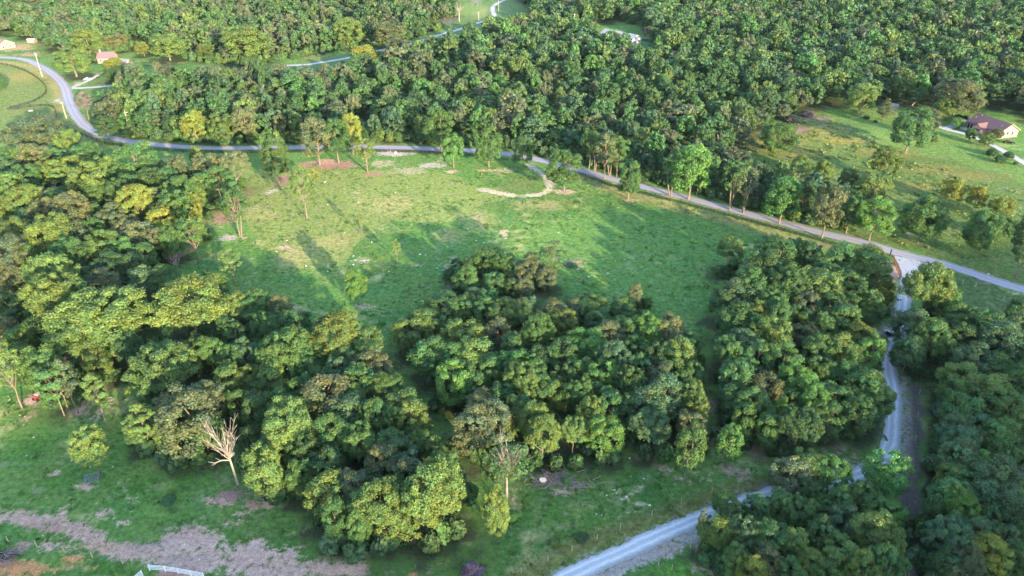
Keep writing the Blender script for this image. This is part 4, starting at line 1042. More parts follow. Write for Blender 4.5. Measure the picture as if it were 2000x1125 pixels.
# gate posts and small roadside things
def dark_post(u, v, h, r_, m, name, label, cat):
    p = at(u, v); root = empty(name, p); mb = MB(); mb.box((0, 0, h / 2 - 0.1), (r_ * 2, r_ * 2, h + .2)); mb.obj("shaft", m, root)
    mb = MB(); mb.box((0, 0, h + 0.03), (r_ * 2.8, r_ * 2.8, 0.06)); mb.box((0, 0, h + 0.08), (r_ * 1.8, r_ * 1.8, 0.05)); mb.obj("cap", m, root)
    tag(root, label, cat); return root
dark_post(1738, 500, 2.3, 0.16, M['black'], "gate_post", "thick black post on the verge above the drive mouth", "post")
dark_post(1762, 552, 1.6, 0.14, M['black'], "gate_post", "short black post at the lower end of the red board fence", "post")
root = empty("mailbox", at(1928, 541)); mb = MB(); mb.box((0, 0, 0.5), (.1, .1, 1.1)); mb.obj("post", M['pale_wood'], root)
mb = MB(); mb.box((0, 0, 1.12), (.55, .3, .16))
mb.tube([(-.275, 0, 1.2), (.275, 0, 1.2)], 0.15, 12); mb.obj("box", M['white'], root)
mb = MB(); mb.box((.1, .17, 1.28), (.05, .02, .2)); mb.obj("flag", M['red'], root)
tag(root, "white mailbox on a post beside the paved road", "mailbox")

# ------------------------------------------------------------------ utility poles and lines
def upole(u, v, vtop, m, label, lean=(0, 0), arm=True, r_=0.17):
    p = at(u, v); h = height_for(p, vtop); root = empty("utility_pole", p)
    mb = MB(); mb.tube([(0, 0, -.5), (lean[0] * .5, lean[1] * .5, h / 2), (lean[0], lean[1], h)], [r_ * 1.2, r_, r_ * .75], 8); mb.obj("shaft", m, root)
    if arm:
        mb = MB(); mb.box((lean[0], lean[1], h - 0.8), (1.9, 0.12, 0.14)); mb.obj("crossarm", m, root)
        for dx in (-.8, 0.8):
            mb = MB(); mb.tube([(lean[0] + dx, lean[1], h - .75), (lean[0] + dx, lean[1], h - .5)], [.07, .04], 6); mb.obj("insulator", M['chrome'], root)
        mb = MB(); mb.tube([(lean[0] + .28, lean[1], h - 2.3), (lean[0] + .28, lean[1], h - 1.4)], .22, 8); mb.obj("transformer", M['steel'], root)
    tag(root, label, "utility pole"); return p + Vector((lean[0], lean[1], h - .6))
t1 = upole(83, 150, 103, M['pole'], "pale utility pole crossing the curve of the upper road", r_=.24)
t2 = upole(254, 258, 217, M['pole'], "pale utility pole before the long wood right of the road bend", r_=.2)
t3 = upole(130, 231, 198, M['pole'], "pale utility pole inside the paddock corner near the road bend", r_=.2)
upole(79, 239, 220, M['pole'], "short pale pole in the lower paddock grass", arm=False, r_=.15)
upole(206, 240, 224, M['pole_grey'], "short pole end showing above the dark bend tree", arm=False)
t4 = upole(1780, 206, 178, M['pole_grey'], "grey leaning utility pole behind the hillside trees", lean=(6.2, 0), r_=.16)
t5 = upole(1121, 60, 26, M['white'], "white topped pole rising from the wood left of the long white building")
upole(974, 24, 0, M['pole'], "pole beside the far curve of the field driveway", arm=False)
t6 = upole(935, 43, 22, M['pole'], "small pale pole on the far field right of the bare tree")
def line_between(a_, b_, sag, label):
    for k, off in enumerate((-.8, .8)):
        pts = [a_.lerp(b_, i / 16) + Vector((off, 0, -sag * 4 * (i / 16) * (1 - i / 16))) for i in range(17)]
        o0 = pts[0]; mb = MB(); mb.tube([q - o0 for q in pts], 0.03, 4)
        o = mb.obj("power_line", M['wire'], None); o.location = o0
        tag(o, label + (" left wire" if k == 0 else " right wire"), "power line", label)
line_between(t3, t2, 1.5, "line across the road bend")
line_between(t1, t3, 2, "line over the upper paddock")
pa = at(1510, 300) + Vector((0, 0, 9))
line_between(pa, t4, 3, "line from the hillside wood to the grey leaning pole")

# ------------------------------------------------------------------ buildings
def gable_house(name, A, d, L, W, wh, rh, wall, roof, label, over=0.5, wins=(), endwins=(), chimney=None, cat="house", door=None):
    """A: near-left ground corner; d: direction of the long front; the house lies to the left-hand normal side"""
    A = Vector(A); ang = math.atan2(d.y, d.x)
    root = empty(name, (A.x, A.y, float(hgt(A.x, A.y)) - .1), ang)
    mb = MB()
    prof = [(0, 0, -1.5), (0, W, -1.5), (0, W, wh), (0, W / 2, wh + rh), (0, 0, wh)]
    mb.poly(prof, (L, 0, 0)); mb.obj("wall", wall, root)
    mb = MB(); t = 0.18
    k = rh / (W / 2)
    for s in (0, 1):
        y0, y1 = (-over, W / 2) if s == 0 else (W + over, W / 2)
        z0 = wh - over * k + 0.03; z1 = wh + rh + 0.03
        mb.poly([(-over, y0, z0), (L + over, y0, z0), (L + over, y1, z1), (-over, y1, z1)], (0, 0, t))
    ro = mb.obj("roof", roof, root)
    if chimney:
        mb = MB(); cx, cy, ch = chimney; mb.box((cx, cy, wh + rh * .6 + ch / 2), (.8, .8, ch)); mb.box((cx, cy, wh + rh * .6 + ch + .05), (1.0, 1.0, .12)); mb.obj("chimney", M['white'], ro)
    def win(c, w, h, axis):
        mb = MB(); f = .05
        sz = (w + .2, .10, h + .2) if axis == 0 else (.10, w + .2, h + .2)
        mb.box(c, sz); fr = mb.obj("window", M['white'], root)
        mb = MB(); sz2 = (w, .16, h) if axis == 0 else (.16, w, h); mb.box(c, sz2); mb.obj("pane", M['glass'], fr)
    for (x, z, w, h) in wins: win((x, -.02, z), w, h, 0)
    for (y, z, w, h) in endwins: win((L + .02, y, z), w, h, 1)
    if door:
        mb = MB(); mb.box((door, -.05, 1.05), (1.0, .12, 2.1)); mb.obj("door", M['redwood'], root)
    tag(root, label, cat); return root
A = at(1886, 250); B = at(1948, 271); d = (B - A).normalized()
L_, W_ = 18.0, 11.5
ang = math.atan2(d.y, d.x)
H1 = gable_house("brick_house", A, d, L_, W_, 3.6, 3.1, M['brick'], M['shingle'],
    "single storey pink brick house with violet brown roof beside the driveway", .6,
    wins=[(14.2, 1.6, 1.3, 1.2), (16.4, 1.6, .9, 1.2)], endwins=[(2.6, 2.3, .9, 1.5), (5.0, 2.6, .9, 1.5), (8.0, 2.2, .9, 1.5), (4.0, 0.0, .9, 1.1), (7.5, -.1, .9, 1.1)], chimney=None)
mb = MB(); mb.box((3.0, -.04, 1.5), (4.6, .1, 2.6)); mb.obj("porch_shade_panel", M['glass'], H1)  # flat dark panel on the wall, porch shade put into its colour
mb = MB(); mb.box((2.2, -1.7, .25), (5.4, 3.2, .5)); mb.obj("porch_deck", M['concrete'], H1)
for x in (-.2, 2.3, 4.7):
    mb = MB(); mb.box((x, -3.0 if x < 0 else -.6, 1.7), (.2, .2, 3.0)); mb.obj("porch_post", M['white'], H1)
# front gable wing
mb = MB(); mb.poly([(6.0, -3.4, -1), (11.0, -3.4, -1), (11.0, -3.4, 3.3), (8.5, -3.4, 5.1), (6.0, -3.4, 3.3)], (0, 4.2, 0)); wg = mb.obj("front_wing", M['brick'], H1)
mb = MB()
mb.poly([(5.6, -3.8, 3.05), (8.5, -3.8, 5.14), (8.5, 3.6, 5.14), (5.6, 3.6, 3.05)], (0, 0, .16)); mb.poly([(11.4, -3.8, 3.05), (11.4, 3.6, 3.05), (8.5, 3.6, 5.14), (8.5, -3.8, 5.14)], (0, 0, .16))
mb.obj("wing_roof", M['shingle'], wg)
for x in (7.4, 8.5, 9.6):
    mb = MB(); mb.box((x, -3.43, 2.3), (.85, .12, .9)); mb.obj("wing_window", M['glass'], wg)
for (x, y, z, h) in ((2.5, 5.0, 6.2, .9), (1.2, 3.0, 5.2, .8), (15.6, 3.0, 5.2, .5)):
    mb = MB(); mb.tube([(x, y, z - .8), (x, y, z + h)], .14, 8); mb.obj("vent_pipe", M['chrome'], H1)
mb = MB()
for s in (0, 1):
    ya, yb = (-.62, W_ / 2) if s == 0 else (W_ + .62, W_ / 2)
    mb.bar((L_ + .64, ya, 3.6 - .62 * 3.1 / 5.75 + .08), (L_ + .64, yb, 6.78), .08, .28)
mb.obj("gable_trim", M['cream'], H1)
mb = MB(); mb.box((L_ + 2.2, 4.0, -.4), (4.2, 7.0, .3)); o = mb.obj("side_patio", M['concrete'], H1)
def place(u, v, du): 
    a_ = at(u, v); return a_, (at(u + du[0], v + du[1]) - a_).normalized()
a_, dd = place(1172, 76, (60, 12))
gable_house("long_building", a_, dd, 30, 10, 4.0, 2.6, M['white'], M['metalroof'], "long white building with pale metal roof half hidden in the far wood", .4,
    wins=[(5, 1.8, 1.2, 1.2), (11, 1.8, 1.2, 1.2), (18, 1.8, 1.2, 1.2), (25, 1.8, 1.2, 1.2)], endwins=[(3, 1.8, 1, 1.2), (7, 1.8, 1, 1.2)], cat="building")
a_, dd = place(-30, 92, (40, 8))
gable_house("farmhouse", a_, dd, 19, 11, 3.2, 2.8, M['cream'], M['pinkroof'], "rose roofed house with cream end wall at the left frame edge", .5, wins=[(4, 1.6, 1, 1.2), (9, 1.6, 1, 1.2), (14, 1.6, 1, 1.2)], endwins=[(3, 1.6, .9, 1.2), (7.5, 1.6, .9, 1.2)], door=11.5)
a_, dd = place(192, 124, (30, 0))
gable_house("farmhouse", a_, dd, 9.5, 9, 3.4, 2.8, M['cream'], M['pinkroof'], "small rose roofed farmhouse with white chimney among golden trees", .5, wins=[(2, 1.8, 1, 1.2), (6.5, 1.8, 1, 1.2)], endwins=[(4.5, 1.8, .9, 1.2)], chimney=(1.0, 4.5, 2.6), door=4.2)
a_, dd = place(228, 130, (30, 3))
gable_house("garage", a_, dd, 7, 6, 2.6, 1.8, M['cream'], M['greyroof'], "little grey roofed outbuilding right of the rose roofed farmhouse", .3, wins=[(3.5, 1.4, 2.4, 1.8)], cat="shed")
a_, dd = place(54, 84, (30, 0))
gable_house("white_shed", a_, dd, 5, 4, 2.2, .5, M['cream'], M['white'], "small flat white roofed shed between the far left trees", .3, wins=[(2, 1.3, .8, .8)], cat="shed", door=5.0)
a_, dd = place(1736, 214, (30, 6))
gable_house("garden_shed", a_, dd, 3.6, 3.0, 2.2, 1.0, M['cream'], M['greyroof'], "tiny grey roofed shed right of the brown cedar", .25, wins=[(1.8, 1.3, .6, .6)], cat="shed")

# ------------------------------------------------------------------ vehicles
def car(u, v, ang, paint, label, suv=True):
    p = at(u, v); root = empty("parked_car", p, ang)
    Lc, Wc, hb, hr = (4.7, 1.9, 1.0, 1.72) if suv else (4.5, 1.8, .9, 1.42)
    mb = MB()
    prof = [(-Lc / 2, .35), (-Lc / 2 + .1, hb * .75), (-Lc / 2 + .35, hb), (Lc / 2 - 1.2, hb), (Lc / 2 - .15, hb * .82), (Lc / 2, .55), (Lc / 2 - .05, .32), (-Lc / 2 + .1, .3)]
    mb.poly([(x, -Wc / 2, z) for x, z in prof], (0, Wc, 0)); body = mb.obj("body", paint, root)
    mb = MB(); x0, x1, x2, x3 = (-Lc / 2 + .3, -Lc / 2 + .6, Lc / 2 - 2.1, Lc / 2 - 1.4) if suv else (-Lc / 2 + .7, -Lc / 2 + 1.4, Lc / 2 - 2.1, Lc / 2 - 1.3)
    mb.poly([(x0, -Wc / 2 + .1, hb - .02), (x1, -Wc / 2 + .2, hr - .07), (x2, -Wc / 2 + .2, hr - .07), (x3, -Wc / 2 + .1, hb - .02)], (0, Wc - .3, 0)); mb.obj("windows", M['glass'], root)
    mb = MB(); mb.box(((x1 + x2) / 2, 0, hr - .03), (x2 - x1 + .1, Wc - .38, .09)); mb.obj("roof", paint, root)
    for x in (-Lc / 2 + .85, Lc / 2 - .85):
        for s in (-1, 1):
            mb = MB(); mb.tube([(x, s * (Wc / 2 - .22), .34), (x, s * (Wc / 2 + .02), .34)], .34, 12); wl = mb.obj("wheel", M['tyre'], root)
            mb = MB(); mb.tube([(x, s * (Wc / 2 + .0), .34), (x, s * (Wc / 2 + .04), .34)], .2, 10); mb.obj("rim", M['chrome'], wl)
    for s in (-1, 1):
        mb = MB(); mb.box((Lc / 2 - .04, s * .65, .66), (.12, .35, .14)); mb.obj("headlight", M['chrome'], root)
    tag(root, label, "car"); return root
car(1873, 229, R(-35), M['carpaint'], "black car under the big olive tree, farther from the house", False)
car(1889, 234, R(-70), M['carpaint'], "black car parked close to the house on the driveway spur")
car(1970, 280, R(-20), M['carpaint'], "dark car beside the end wall of the brick house", False)
car(172, 156, R(20), M['carpaint_w'], "white car under the farm trees by the gravel path", False)
# red vehicle half hidden under the trees
p = at(76, 782); root = empty("small_tractor", p, R(160))
mb = MB(); mb.box((.75, 0, .8), (1.2, .55, .55)); mb.box((-.3, 0, .7), (1.1, .8, .4)); mb.obj("body", M['red'], root)
mb = MB(); mb.box((-.35, 0, 2.0), (1.3, 1.1, .08)); mb.obj("roof", M['white'], root)
mb = MB()
for x in (-.85, .15):
    for y in (-.45, .45): mb.bar((x, y, .8), (x, y, 2.0), .05, .05)
mb.obj("roof_frame", M['red'], root)
for (x, y, r_) in ((-.6, -.6, .55), (-.6, .6, .55), (1.1, -.45, .34), (1.1, .45, .34)):
    mb = MB(); mb.tube([(x, y - .12, r_), (x, y + .12, r_)], r_, 14); mb.obj("wheel", M['tyre'], root)
mb = MB(); mb.box((-.5, 0, 1.0), (.5, .45, .2)); mb.box((-.75, 0, 1.25), (.1, .45, .5)); mb.obj("seat", M['black'], root)
tag(root, "small red vehicle with white roof half hidden under the left edge trees", "tractor")

# ------------------------------------------------------------------ pen, trough, stump, brush, dead trees
p = at(181, 938); root = empty("metal_pen", p, R(22))
mb = MB(); mb.tube([(0, 0, -.1), (0, 0, 1.3)], .06, 6); pm = mb.mesh("post", M['steel'])
C = [(-1.3, -.8), (1.2, -.8), (1.3, .8), (-1.2, .8)]
for x, y in C: q = ob("post", pm, root); q.location = (x, y, 0)
for k in range(4):
    a_, b_ = Vector((*C[k], 0)), Vector((*C[(k + 1) % 4], 0)); mb = MB()
    for z in (.15, .5, .85, 1.2): mb.bar(a_ + Vector((0, 0, z)), b_ + Vector((0, 0, z)), .05, .06)
    n = 6
    for i in range(1, n): c_ = a_.lerp(b_, i / n); mb.bar(c_ + Vector((0, 0, .1)), c_ + Vector((0, 0, 1.25)), .04, .04)
    mb.obj("panel", M['steel'], root)
tag(root, "small blue grey metal pen beside the golden tree on the pasture", "pen")
p = at(61, 218); root = empty("feed_trough", p, R(5)); mb = MB()
mb.box((0, -.5, .45), (2.0, .08, .5)); mb.box((0, .5, .45), (2.0, .08, .5)); mb.box((-.96, 0, .45), (.08, .92, .5)); mb.box((.96, 0, .45), (.08, .92, .5)); mb.box((0, 0, .22), (1.84, .92, .06)); mb.obj("tub", M['white'], root)
for x in (-.8, .8):
    mb = MB(); mb.box((x, 0, .1), (.1, .9, .2)); mb.obj("leg", M['pale_wood'], root)
tag(root, "pale feed trough below the lower paddock fence", "trough")
def sticks(name, u, v, n, spread, ln, r_, m, label, cat, seed, hgt_=.6, fan=False):
    r = random.Random(seed); p = at(u, v); mb = MB()
    for i in range(n):
        a_ = r.uniform(0, 6.28); q = Vector((r.gauss(0, spread[0]), r.gauss(0, spread[1]), r.uniform(0, hgt_)))
        if fan:
            q = Vector((r.gauss(0, .2), r.gauss(0, .2), 0)); e = q + Vector((math.cos(a_) * r.uniform(.2, .8), math.sin(a_) * r.uniform(.2, .8), r.uniform(.8, 1.2))).normalized() * ln * r.uniform(.6, 1.1)
        else:
            e = q + Vector((math.cos(a_), math.sin(a_) * .7, r.uniform(-.1, .25))) * ln * r.uniform(.4, 1.2)
        mid = q.lerp(e, .5) + Vector((r.uniform(-.1, .1), r.uniform(-.1, .1), r.uniform(0, .15))) * ln * .5
        w = r_ * r.uniform(.5, 1.3); mb.tube([q, mid, e], [w, w * .7, w * .3], 5)
        for _ in range(2):
            s_ = mid; b2 = s_ + (e - q).normalized().lerp(Vector((r.uniform(-1, 1), r.uniform(-1, 1), r.uniform(-.2, .7))), .6) * ln * .35; mb.tube([s_, b2], [w * .5, w * .2], 4, cap=False)
    o = mb.obj(name, m, None); o.location = p; o.data.name = name; tag(o, label, cat); return o
sticks("brush_pile", 1082, 940, 150, (2.2, 1.1), 2.4, .06, M['twig'], "purple grey brush pile right of the cut stump", "brush pile", 1)
sticks("brush_pile", 1125, 952, 26, (1.5, .8), 2.6, .06, M['deadwood'], "pale pole ends scattered at the right end of the brush pile", "brush pile", 2)
sticks("brush_pile", 8, 1095, 40, (1.6, 1.2), 2.0, .06, M['twig'], "dark brush heap at the bottom left corner", "brush pile", 3)
sticks("brush_pile", 8, 1085, 12, (.3, .2), 2.6, .05, M['deadwood'], "few white bleached sticks on the dark corner heap", "sticks", 4)
sticks("brush_pile", 470, 968, 70, (3.0, 1.2), 1.8, .05, M['twig'], "twiggy debris on the bare ground below the dead tree", "brush pile", 5, .4)
sticks("brush_pile", 1120, 513, 40, (1.6, 1.0), 2.0, .05, M['twig'], "low heap of bare twigs in the shaded meadow", "brush pile", 6)
sticks("brush_pile", 700, 1000, 40, (2.4, 1.0), 2.4, .06, M['twig'], "fallen twigs under the front of the near wood", "brush pile", 7)
sticks("brush_pile", 595, 935, 14, (1.4, .8), 2.4, .05, M['deadwood'], "bare branches under the shaded trees right of the yellow tree", "brush pile", 8)
sticks("brush_pile", 1645, 840, 24, (3.0, 1.5), 3.0, .06, M['deadwood'], "fallen grey poles under the right grove", "brush pile", 9)
sticks("fallen_branch", 510, 408, 5, (1.2, .4), 3.6, .10, M['deadwood'], "bare fallen branch beside the twin trunked open tree", "branch", 10, .3)
sticks("fallen_branch", 587, 420, 4, (1.0, .4), 3.2, .10, M['deadwood'], "small bare fallen branch left of the tall thin meadow tree", "branch", 11, .3)
sticks("fallen_branch", 1430, 930, 3, (.8, .4), 4.2, .07, M['deadwood'], "forked pale branch lying near the drive verge", "branch", 12, .3)
sticks("fallen_branch", 1165, 948, 3, (.5, .2), 2.6, .06, M['deadwood'], "thin pale branch lying right of the brush pile", "branch", 13, .2)
sticks("fallen_branch", 215, 785, 5, (.8, .5), 3.4, .08, M['deadwood'], "curved bare branch on the earth beside the crooked yellow tree", "branch", 14, .6)
sticks("bare_bush", 100, 395, 46, (1, 1), 7.5, .13, M['twig'], "bare purple grey bush among the left woods", "bush", 15, fan=True)
sticks("bare_bush", 345, 640 - 120, 16, (1, 1), 6.5, .10, M['twig'], "bare grey sapling cluster at the foot of the left woods", "bush", 16, fan=True)
sticks("bare_bush", 592, 655, 40, (1, 1), 6.0, .07, M['twig'], "bare grey twig bush behind the lower wood at the meadow edge", "bush", 17, fan=True)
sticks("bare_bush", 140, 105, 30, (1, 1), 9.0, .12, M['twig'], "bare pinkish tree behind the far left farm trees", "bush", 18, fan=True)
for sd, (u, v, dx, dy, L2, w, lab) in enumerate(((703, 457, -.35, .95, 5.0, .13, "pale fallen trunk lying in the middle of the sunlit meadow"), (655, 0, 0, 0, 0, 0, None))):
    if not lab: continue
    p = at(u, v); mb = MB(); e = Vector((dx, dy, .03)) * L2
    mb.tube([(0, 0, w), e * .5 + Vector((.15, 0, w)), e + Vector((0, 0, w))], [w, w * .8, w * .5], 7)
    mb.tube([e * .4 + Vector((0, 0, w)), e * .5 + Vector((1.0, .3, .4))], [w * .4, .02], 5); mb.tube([e * .7 + Vector((0, 0, w)), e * .8 + Vector((-.9, .2, .5))], [w * .4, .02], 5)
    o = mb.obj("fallen_log", M['deadwood'], None); o.location = p; tag(o, lab, "log")
p = at(1060, 942); root = empty("cut_stump", p, .3); mb = MB(); mb.tube([(0, 0, -.2), (0, 0, .25), (.02, 0, .7)], [.95, .82, .75], 12); mb.obj("trunk", M['bark'], root)
mb = MB(); mb.tube([(.02, 0, .69), (.02, 0, .73)], .73, 12); mb.obj("cut_face", M['cut'], root)
mb = MB()
for a_ in (0.4, 2.0, 3.6, 5.0): mb.tube([(math.cos(a_) * .5, math.sin(a_) * .5, .15), (math.cos(a_) * 1.3, math.sin(a_) * 1.3, -.05)], [.16, .05], 6)
mb.obj("root", M['bark'], root); tag(root, "bright pale cut tree stump at the left of the brush pile", "stump")
# stone and earth heap at the top of the meadow
def rock_mesh(seed, sx, sy, sz):
    r = np.random.default_rng(seed); import bmesh
    bm = bmesh.new(); bmesh.ops.create_icosphere(bm, subdivisions=2, radius=1.0)
    pl = unit(5, r)
    for v in bm.verts:
        c = np.array(v.co); k = 1.0
        for q in pl:
            dd = float(c @ q)
            if dd > .62: c = c - q * (dd - .62)
        c *= 1 + .07 * r.normal()
        v.co = (c[0] * sx, c[1] * sy, c[2] * sz)
    me = bpy.data.meshes.new("rock"); bm.to_mesh(me); bm.free(); me.materials.append(M['rock']); return me
RM = [rock_mesh(i, .5, .38, .28) for i in range(5)]
def lab_big(l): return 'boulder' in l
def rock(u, v, s, label, group, k=0):
    p = at(u, v); o = ob("limestone_rock", RM[(k + int(u)) % 5]); o.location = p; s = s if lab_big(label) else s * 0.72; o.scale = (s, s, s); o.rotation_euler = (0, 0, random.uniform(0, 6)); tag(o, label, "rock", group)
G1 = "pale rocks strewn over the lower meadow"; G2 = "pale rocks on the upper sunlit meadow"; G3 = "pale rocks on the grass beside the gravel drive"; G4 = "pale rocks on the bottom left pasture"
def rocks(px, rg, label, g):
    for i, (u, v) in enumerate(sorted(px)): rock(u, v, random.uniform(*rg), f"{label}, {ORD[i + 1]} from left", g)
rocks(((831, 498), (854, 523), (712, 509), (706, 514), (820, 497), (1187, 534), (1220, 507), (1202, 510), (760, 530), (690, 500), (640, 530), (1150, 540), (880, 512), (930, 470), (945, 474), (690, 517)), (.7, 1.3), "pale limestone rock lying in the shaded lower meadow", G1)
rocks(((726, 473), (812, 380), (922, 402), (821, 420), (522, 395), (540, 491), (914, 447), (1091, 454), (635, 355), (640, 400), (560, 470), (598, 520), (772, 377), (700, 395), (673, 455)), (.7, 1.3), "pale limestone rock lying on the sunlit upper meadow", G2)
rocks(((1200, 957), (1185, 967), (1224, 970), (1269, 987), (1257, 935), (1075, 905), (1165, 1004), (1122, 1050), (1176, 1006), (1204, 963), (1215, 975), (1160, 880), (1230, 895)), (.5, .9), "pale limestone rock on the grass between brush pile and gravel drive", G3)
rocks(((360, 1063), (262, 1070), (467, 1015), (66, 854), (52, 890), (355, 1065), (140, 900), (150, 903), (390, 1092), (84, 1046), (220, 912), (176, 912)), (.4, .8), "pale limestone rock on the bottom left pasture", G4)
for i, (u, v, s, lab) in enumerate(((760, 296, 2.2, "tall pale boulder standing on the bare heap by the road"), (772, 299, 2.2, "low pink boulder right of the tall one on the bare heap"), (1732, 648, 2.2, "boulder at the left of the stony patch beside the gravel drive"), (1744, 652, 1.8, "boulder between the stony patch and the gravel drive"), (1740, 664, 2.0, "boulder at the lower end of the stony patch"))): rock(u, v, s, lab, None, i)
RR = random.Random(3)
VV = []
# chunky gravel bank along the drive: uncountable
def rubble(name, strokes, n, size, label):
    r = np.random.default_rng(9); Vs, Fs = [], []; k = 0
    base = np.array([(1, 0, -.3), (0, 1, -.2), (-1, 0, -.3), (0, -1, -.2), (0.1, 0, .8)]); fc = [(0, 1, 4), (1, 2, 4), (2, 3, 4), (3, 0, 4)]
    for px, wid, m in strokes:
        L = pxline(px, .5)
        for _ in range(m):
            p = L[r.integers(len(L))]; x = p.x + r.normal() * wid; y = p.y + r.normal() * wid; z = float(hgt(x, y)); s = size * r.uniform(.4, 1.5); a_ = r.uniform(0, 6.28)
            c, s_ = math.cos(a_), math.sin(a_); b_ = base * r.uniform(.6, 1.3, (5, 3)) * s
            Vs.append(np.stack([b_[:, 0] * c - b_[:, 1] * s_ + x, b_[:, 0] * s_ + b_[:, 1] * c + y, b_[:, 2] + z + .03], 1))
            Fs += [[k + i for i in f] for f in fc]; k += 5
    me = mesh_np(name, np.concatenate(Vs), Fs, M['rock_grey'], n=3); tag(ob(name, me), label, "rubble", kind='stuff')
M['rock_grey'] = mat('grey_stone', (0.30, 0.28, 0.27), 0.9, 0.2, 3.0)
rubble("rubble", [([(1370, 1042), (1300, 1072), (1240, 1098), (1190, 1125)], .9, 260), ([(1758, 930), (1766, 880), (1768, 800), (1764, 740)], .6, 120), ([(1730, 640), (1742, 665)], 1.0, 160), ([(830, 325), (860, 322)], 2.0, 60)], 0, .16, "loose pale stones along the banks of the gravel drive")
p = at(1737, 655); root = empty("culvert", p, .5); mb = MB()
n = 14
ring = [(math.cos(2 * math.pi * i / n), math.sin(2 * math.pi * i / n)) for i in range(n)]
for i in range(n):
    a_, b_ = ring[i], ring[(i + 1) % n]
    for r0, r1 in ((.42, .5),):
        mb.poly([(a_[0] * r0, -.8, a_[1] * r0 + .35), (b_[0] * r0, -.8, b_[1] * r0 + .35), (b_[0] * r1, -.8, b_[1] * r1 + .35), (a_[0] * r1, -.8, a_[1] * r1 + .35)], (0, 1.8, 0))
mb.obj("pipe", M['culvert'], root); tag(root, "dark culvert opening in the stony patch by the gravel drive", "culvert")

# dead tree and bare trees
def bare_tree(name, u, v, vtop, label, seed, m, spread=.5, tilt=(0, 0), nmain=11, r0=.42, lowlimb=True, cat="tree", wisp=0):
    r = random.Random(seed); p = at(u, v); H = height_for(p, vtop); root = empty(name, p)
    mb = MB(); fork = H * .47
    mb.tube([(0, 0, -.3), (tilt[0] * .15, 0, H * .2), (tilt[0] * .35, 0, fork), (tilt[0] * .42, 0, fork * 1.15)], [r0 * 1.15, r0 * .9, r0 * .72, r0 * .4], 9); mb.obj("trunk", m, root)
    for i in range(nmain):
        a_ = i / nmain * 6.28 + r.uniform(-.25, .25); z0 = fork * r.uniform(.82, 1.12)
        s = Vector((tilt[0] * .35 * z0 / fork, 0, z0)); out = r.uniform(.25, 1.0) * spread
        dr = Vector((math.cos(a_) * out + tilt[0] * .03, math.sin(a_) * out, 1)).normalized(); ln = (H - z0) * r.uniform(.65, 1.02)
        mb = MB(); pts = [s]
        for k in range(1, 6):
            dr = (dr + Vector((r.uniform(-.12, .12), r.uniform(-.12, .12), .03))).normalized(); pts.append(pts[-1] + dr * ln / 5)
        w = r0 * .36; mb.tube(pts, [w * (1 - .17 * k) for k in range(6)], 6)
        for k in (1, 2, 3, 4):
            for _ in range(2):
                e = pts[k] + (dr + Vector((r.uniform(-.8, .8), r.uniform(-.8, .8), r.uniform(-.1, .5)))).normalized() * ln * r.uniform(.12, .32)
                mb.tube([pts[k], pts[k].lerp(e, .5) + Vector((0, 0, .1)), e], [w * .45, w * .3, .02], 4, cap=False)
        mb.obj("limb", m, root)
    if lowlimb:
        mb = MB(); s = Vector((tilt[0] * .3, 0, fork * .82)); mb.tube([s, s + Vector((-1.6, -.2, .1)), s + Vector((-3.0, -.3, -.5)), s + Vector((-4.4, -.2, -.3))], [.16, .13, .09, .03], 6)
        for q, e in (((-1.8, -.2, .0), (-2.8, -.1, .6)), ((-3.0, -.3, -.5), (-3.8, -.6, -1.0)), ((-2.4, -.2, -.2), (-3.2, -.9, -.7))): mb.tube([s + Vector(q), s + Vector(e)], [.07, .02], 4)
        mb.obj("limb", m, root)
        for a_ in (0.1, .5, .9, 1.3):
            mb = MB(); s2 = Vector((tilt[0] * .3, 0, fork * .88)); mb.tube([s2, s2 + Vector((.9 + .3 * math.cos(a_), .3 * math.sin(a_ * 3), 1.0 + a_ * .7))], [.12, .03], 5); mb.obj("limb", m, root)
    if wisp:
        cm, _t, Rw = random.choice(WISP); c = ob("crown", cm, root); s = wisp * mpp(p) / 2 / Rw; c.scale = (s, s, H / 15.0); c.color = (*COL['g'], 1)
    tag(root, label, cat); return root
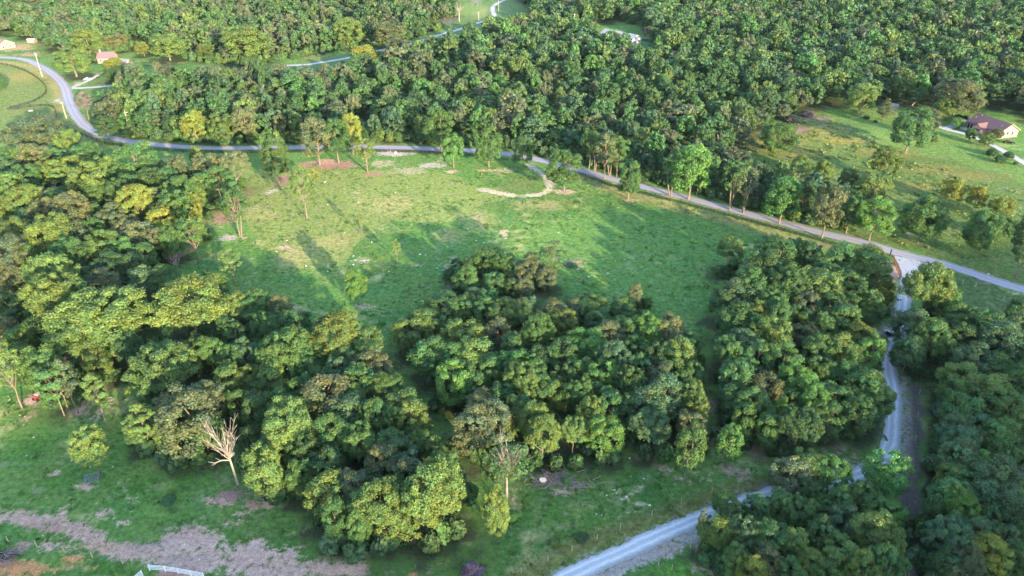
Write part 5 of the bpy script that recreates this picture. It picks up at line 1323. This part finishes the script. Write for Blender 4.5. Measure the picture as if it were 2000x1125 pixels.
bare_tree("wispy_tree", 990, 972, 862, "wispy tree with a fan of pale stems left of the brush pile", 21, M['twig'], .55, nmain=14, r0=.22, lowlimb=False, wisp=78)
bare_tree("wispy_tree", 1076, 560, 462, "open twiggy tree rising above the copse in the lower meadow", 22, M['bark'], .5, nmain=9, r0=.2, lowlimb=False, wisp=56)
bare_tree("dead_tree", 465, 946, 818, "bleached leafless dead tree standing on the lower left pasture", 4, M['deadwood'], .95, (-1.2, 0), nmain=15, r0=.25)
bare_tree("bare_tree", 897, 42, 5, "bare pinkish tree standing alone on the far field", 5, M['deadwood'], 1.1, nmain=16, r0=.5, lowlimb=False)
bare_tree("bare_tree", 1150, 108, 68, "bare tan multi stemmed tree in front of the long white building", 6, M['pale_wood'], .9, nmain=10, r0=.3, lowlimb=False)
bare_tree("bare_tree", 365, 76, 52, "bare white trunk among the far left woods", 7, M['deadwood'], .3, nmain=4, r0=.3, lowlimb=False)
bare_tree("bare_tree", 1402, 298, 258, "bare reddish tree at the foot of the wood left of the hillside", 8, M['pale_wood'], .7, nmain=8, r0=.25, lowlimb=False)
bare_tree("bare_tree", 820, 905, 850, "reddish dead trunk inside the near wood", 9, M['redwood'], .3, nmain=4, r0=.3, lowlimb=False)
bare_tree("bare_tree", 226, 455, 402, "bare leaning pale trunk inside the left woods", 10, M['deadwood'], .4, (-3.0, 0), nmain=5, r0=.3, lowlimb=False)

# ------------------------------------------------------------------ evening haze: one closed box of thin air
mb = MB(); mb.box((0, 2150, 80), (7400, 6300, 166))
hz = mb.obj("haze", M['rock'], None); tag(hz, kind='stuff')
hm = bpy.data.materials.new("haze_air"); hm.use_nodes = True; ht = hm.node_tree; ht.nodes.clear()
ho = ht.nodes.new("ShaderNodeOutputMaterial"); pv = ht.nodes.new("ShaderNodeVolumePrincipled")
pv.inputs["Color"].default_value = (0.86, 0.92, 1.0, 1); pv.inputs["Density"].default_value = 0.000016; pv.inputs["Anisotropy"].default_value = 0.2
ht.links.new(pv.outputs[0], ho.inputs["Volume"])
hz.data.materials.clear(); hz.data.materials.append(hm)
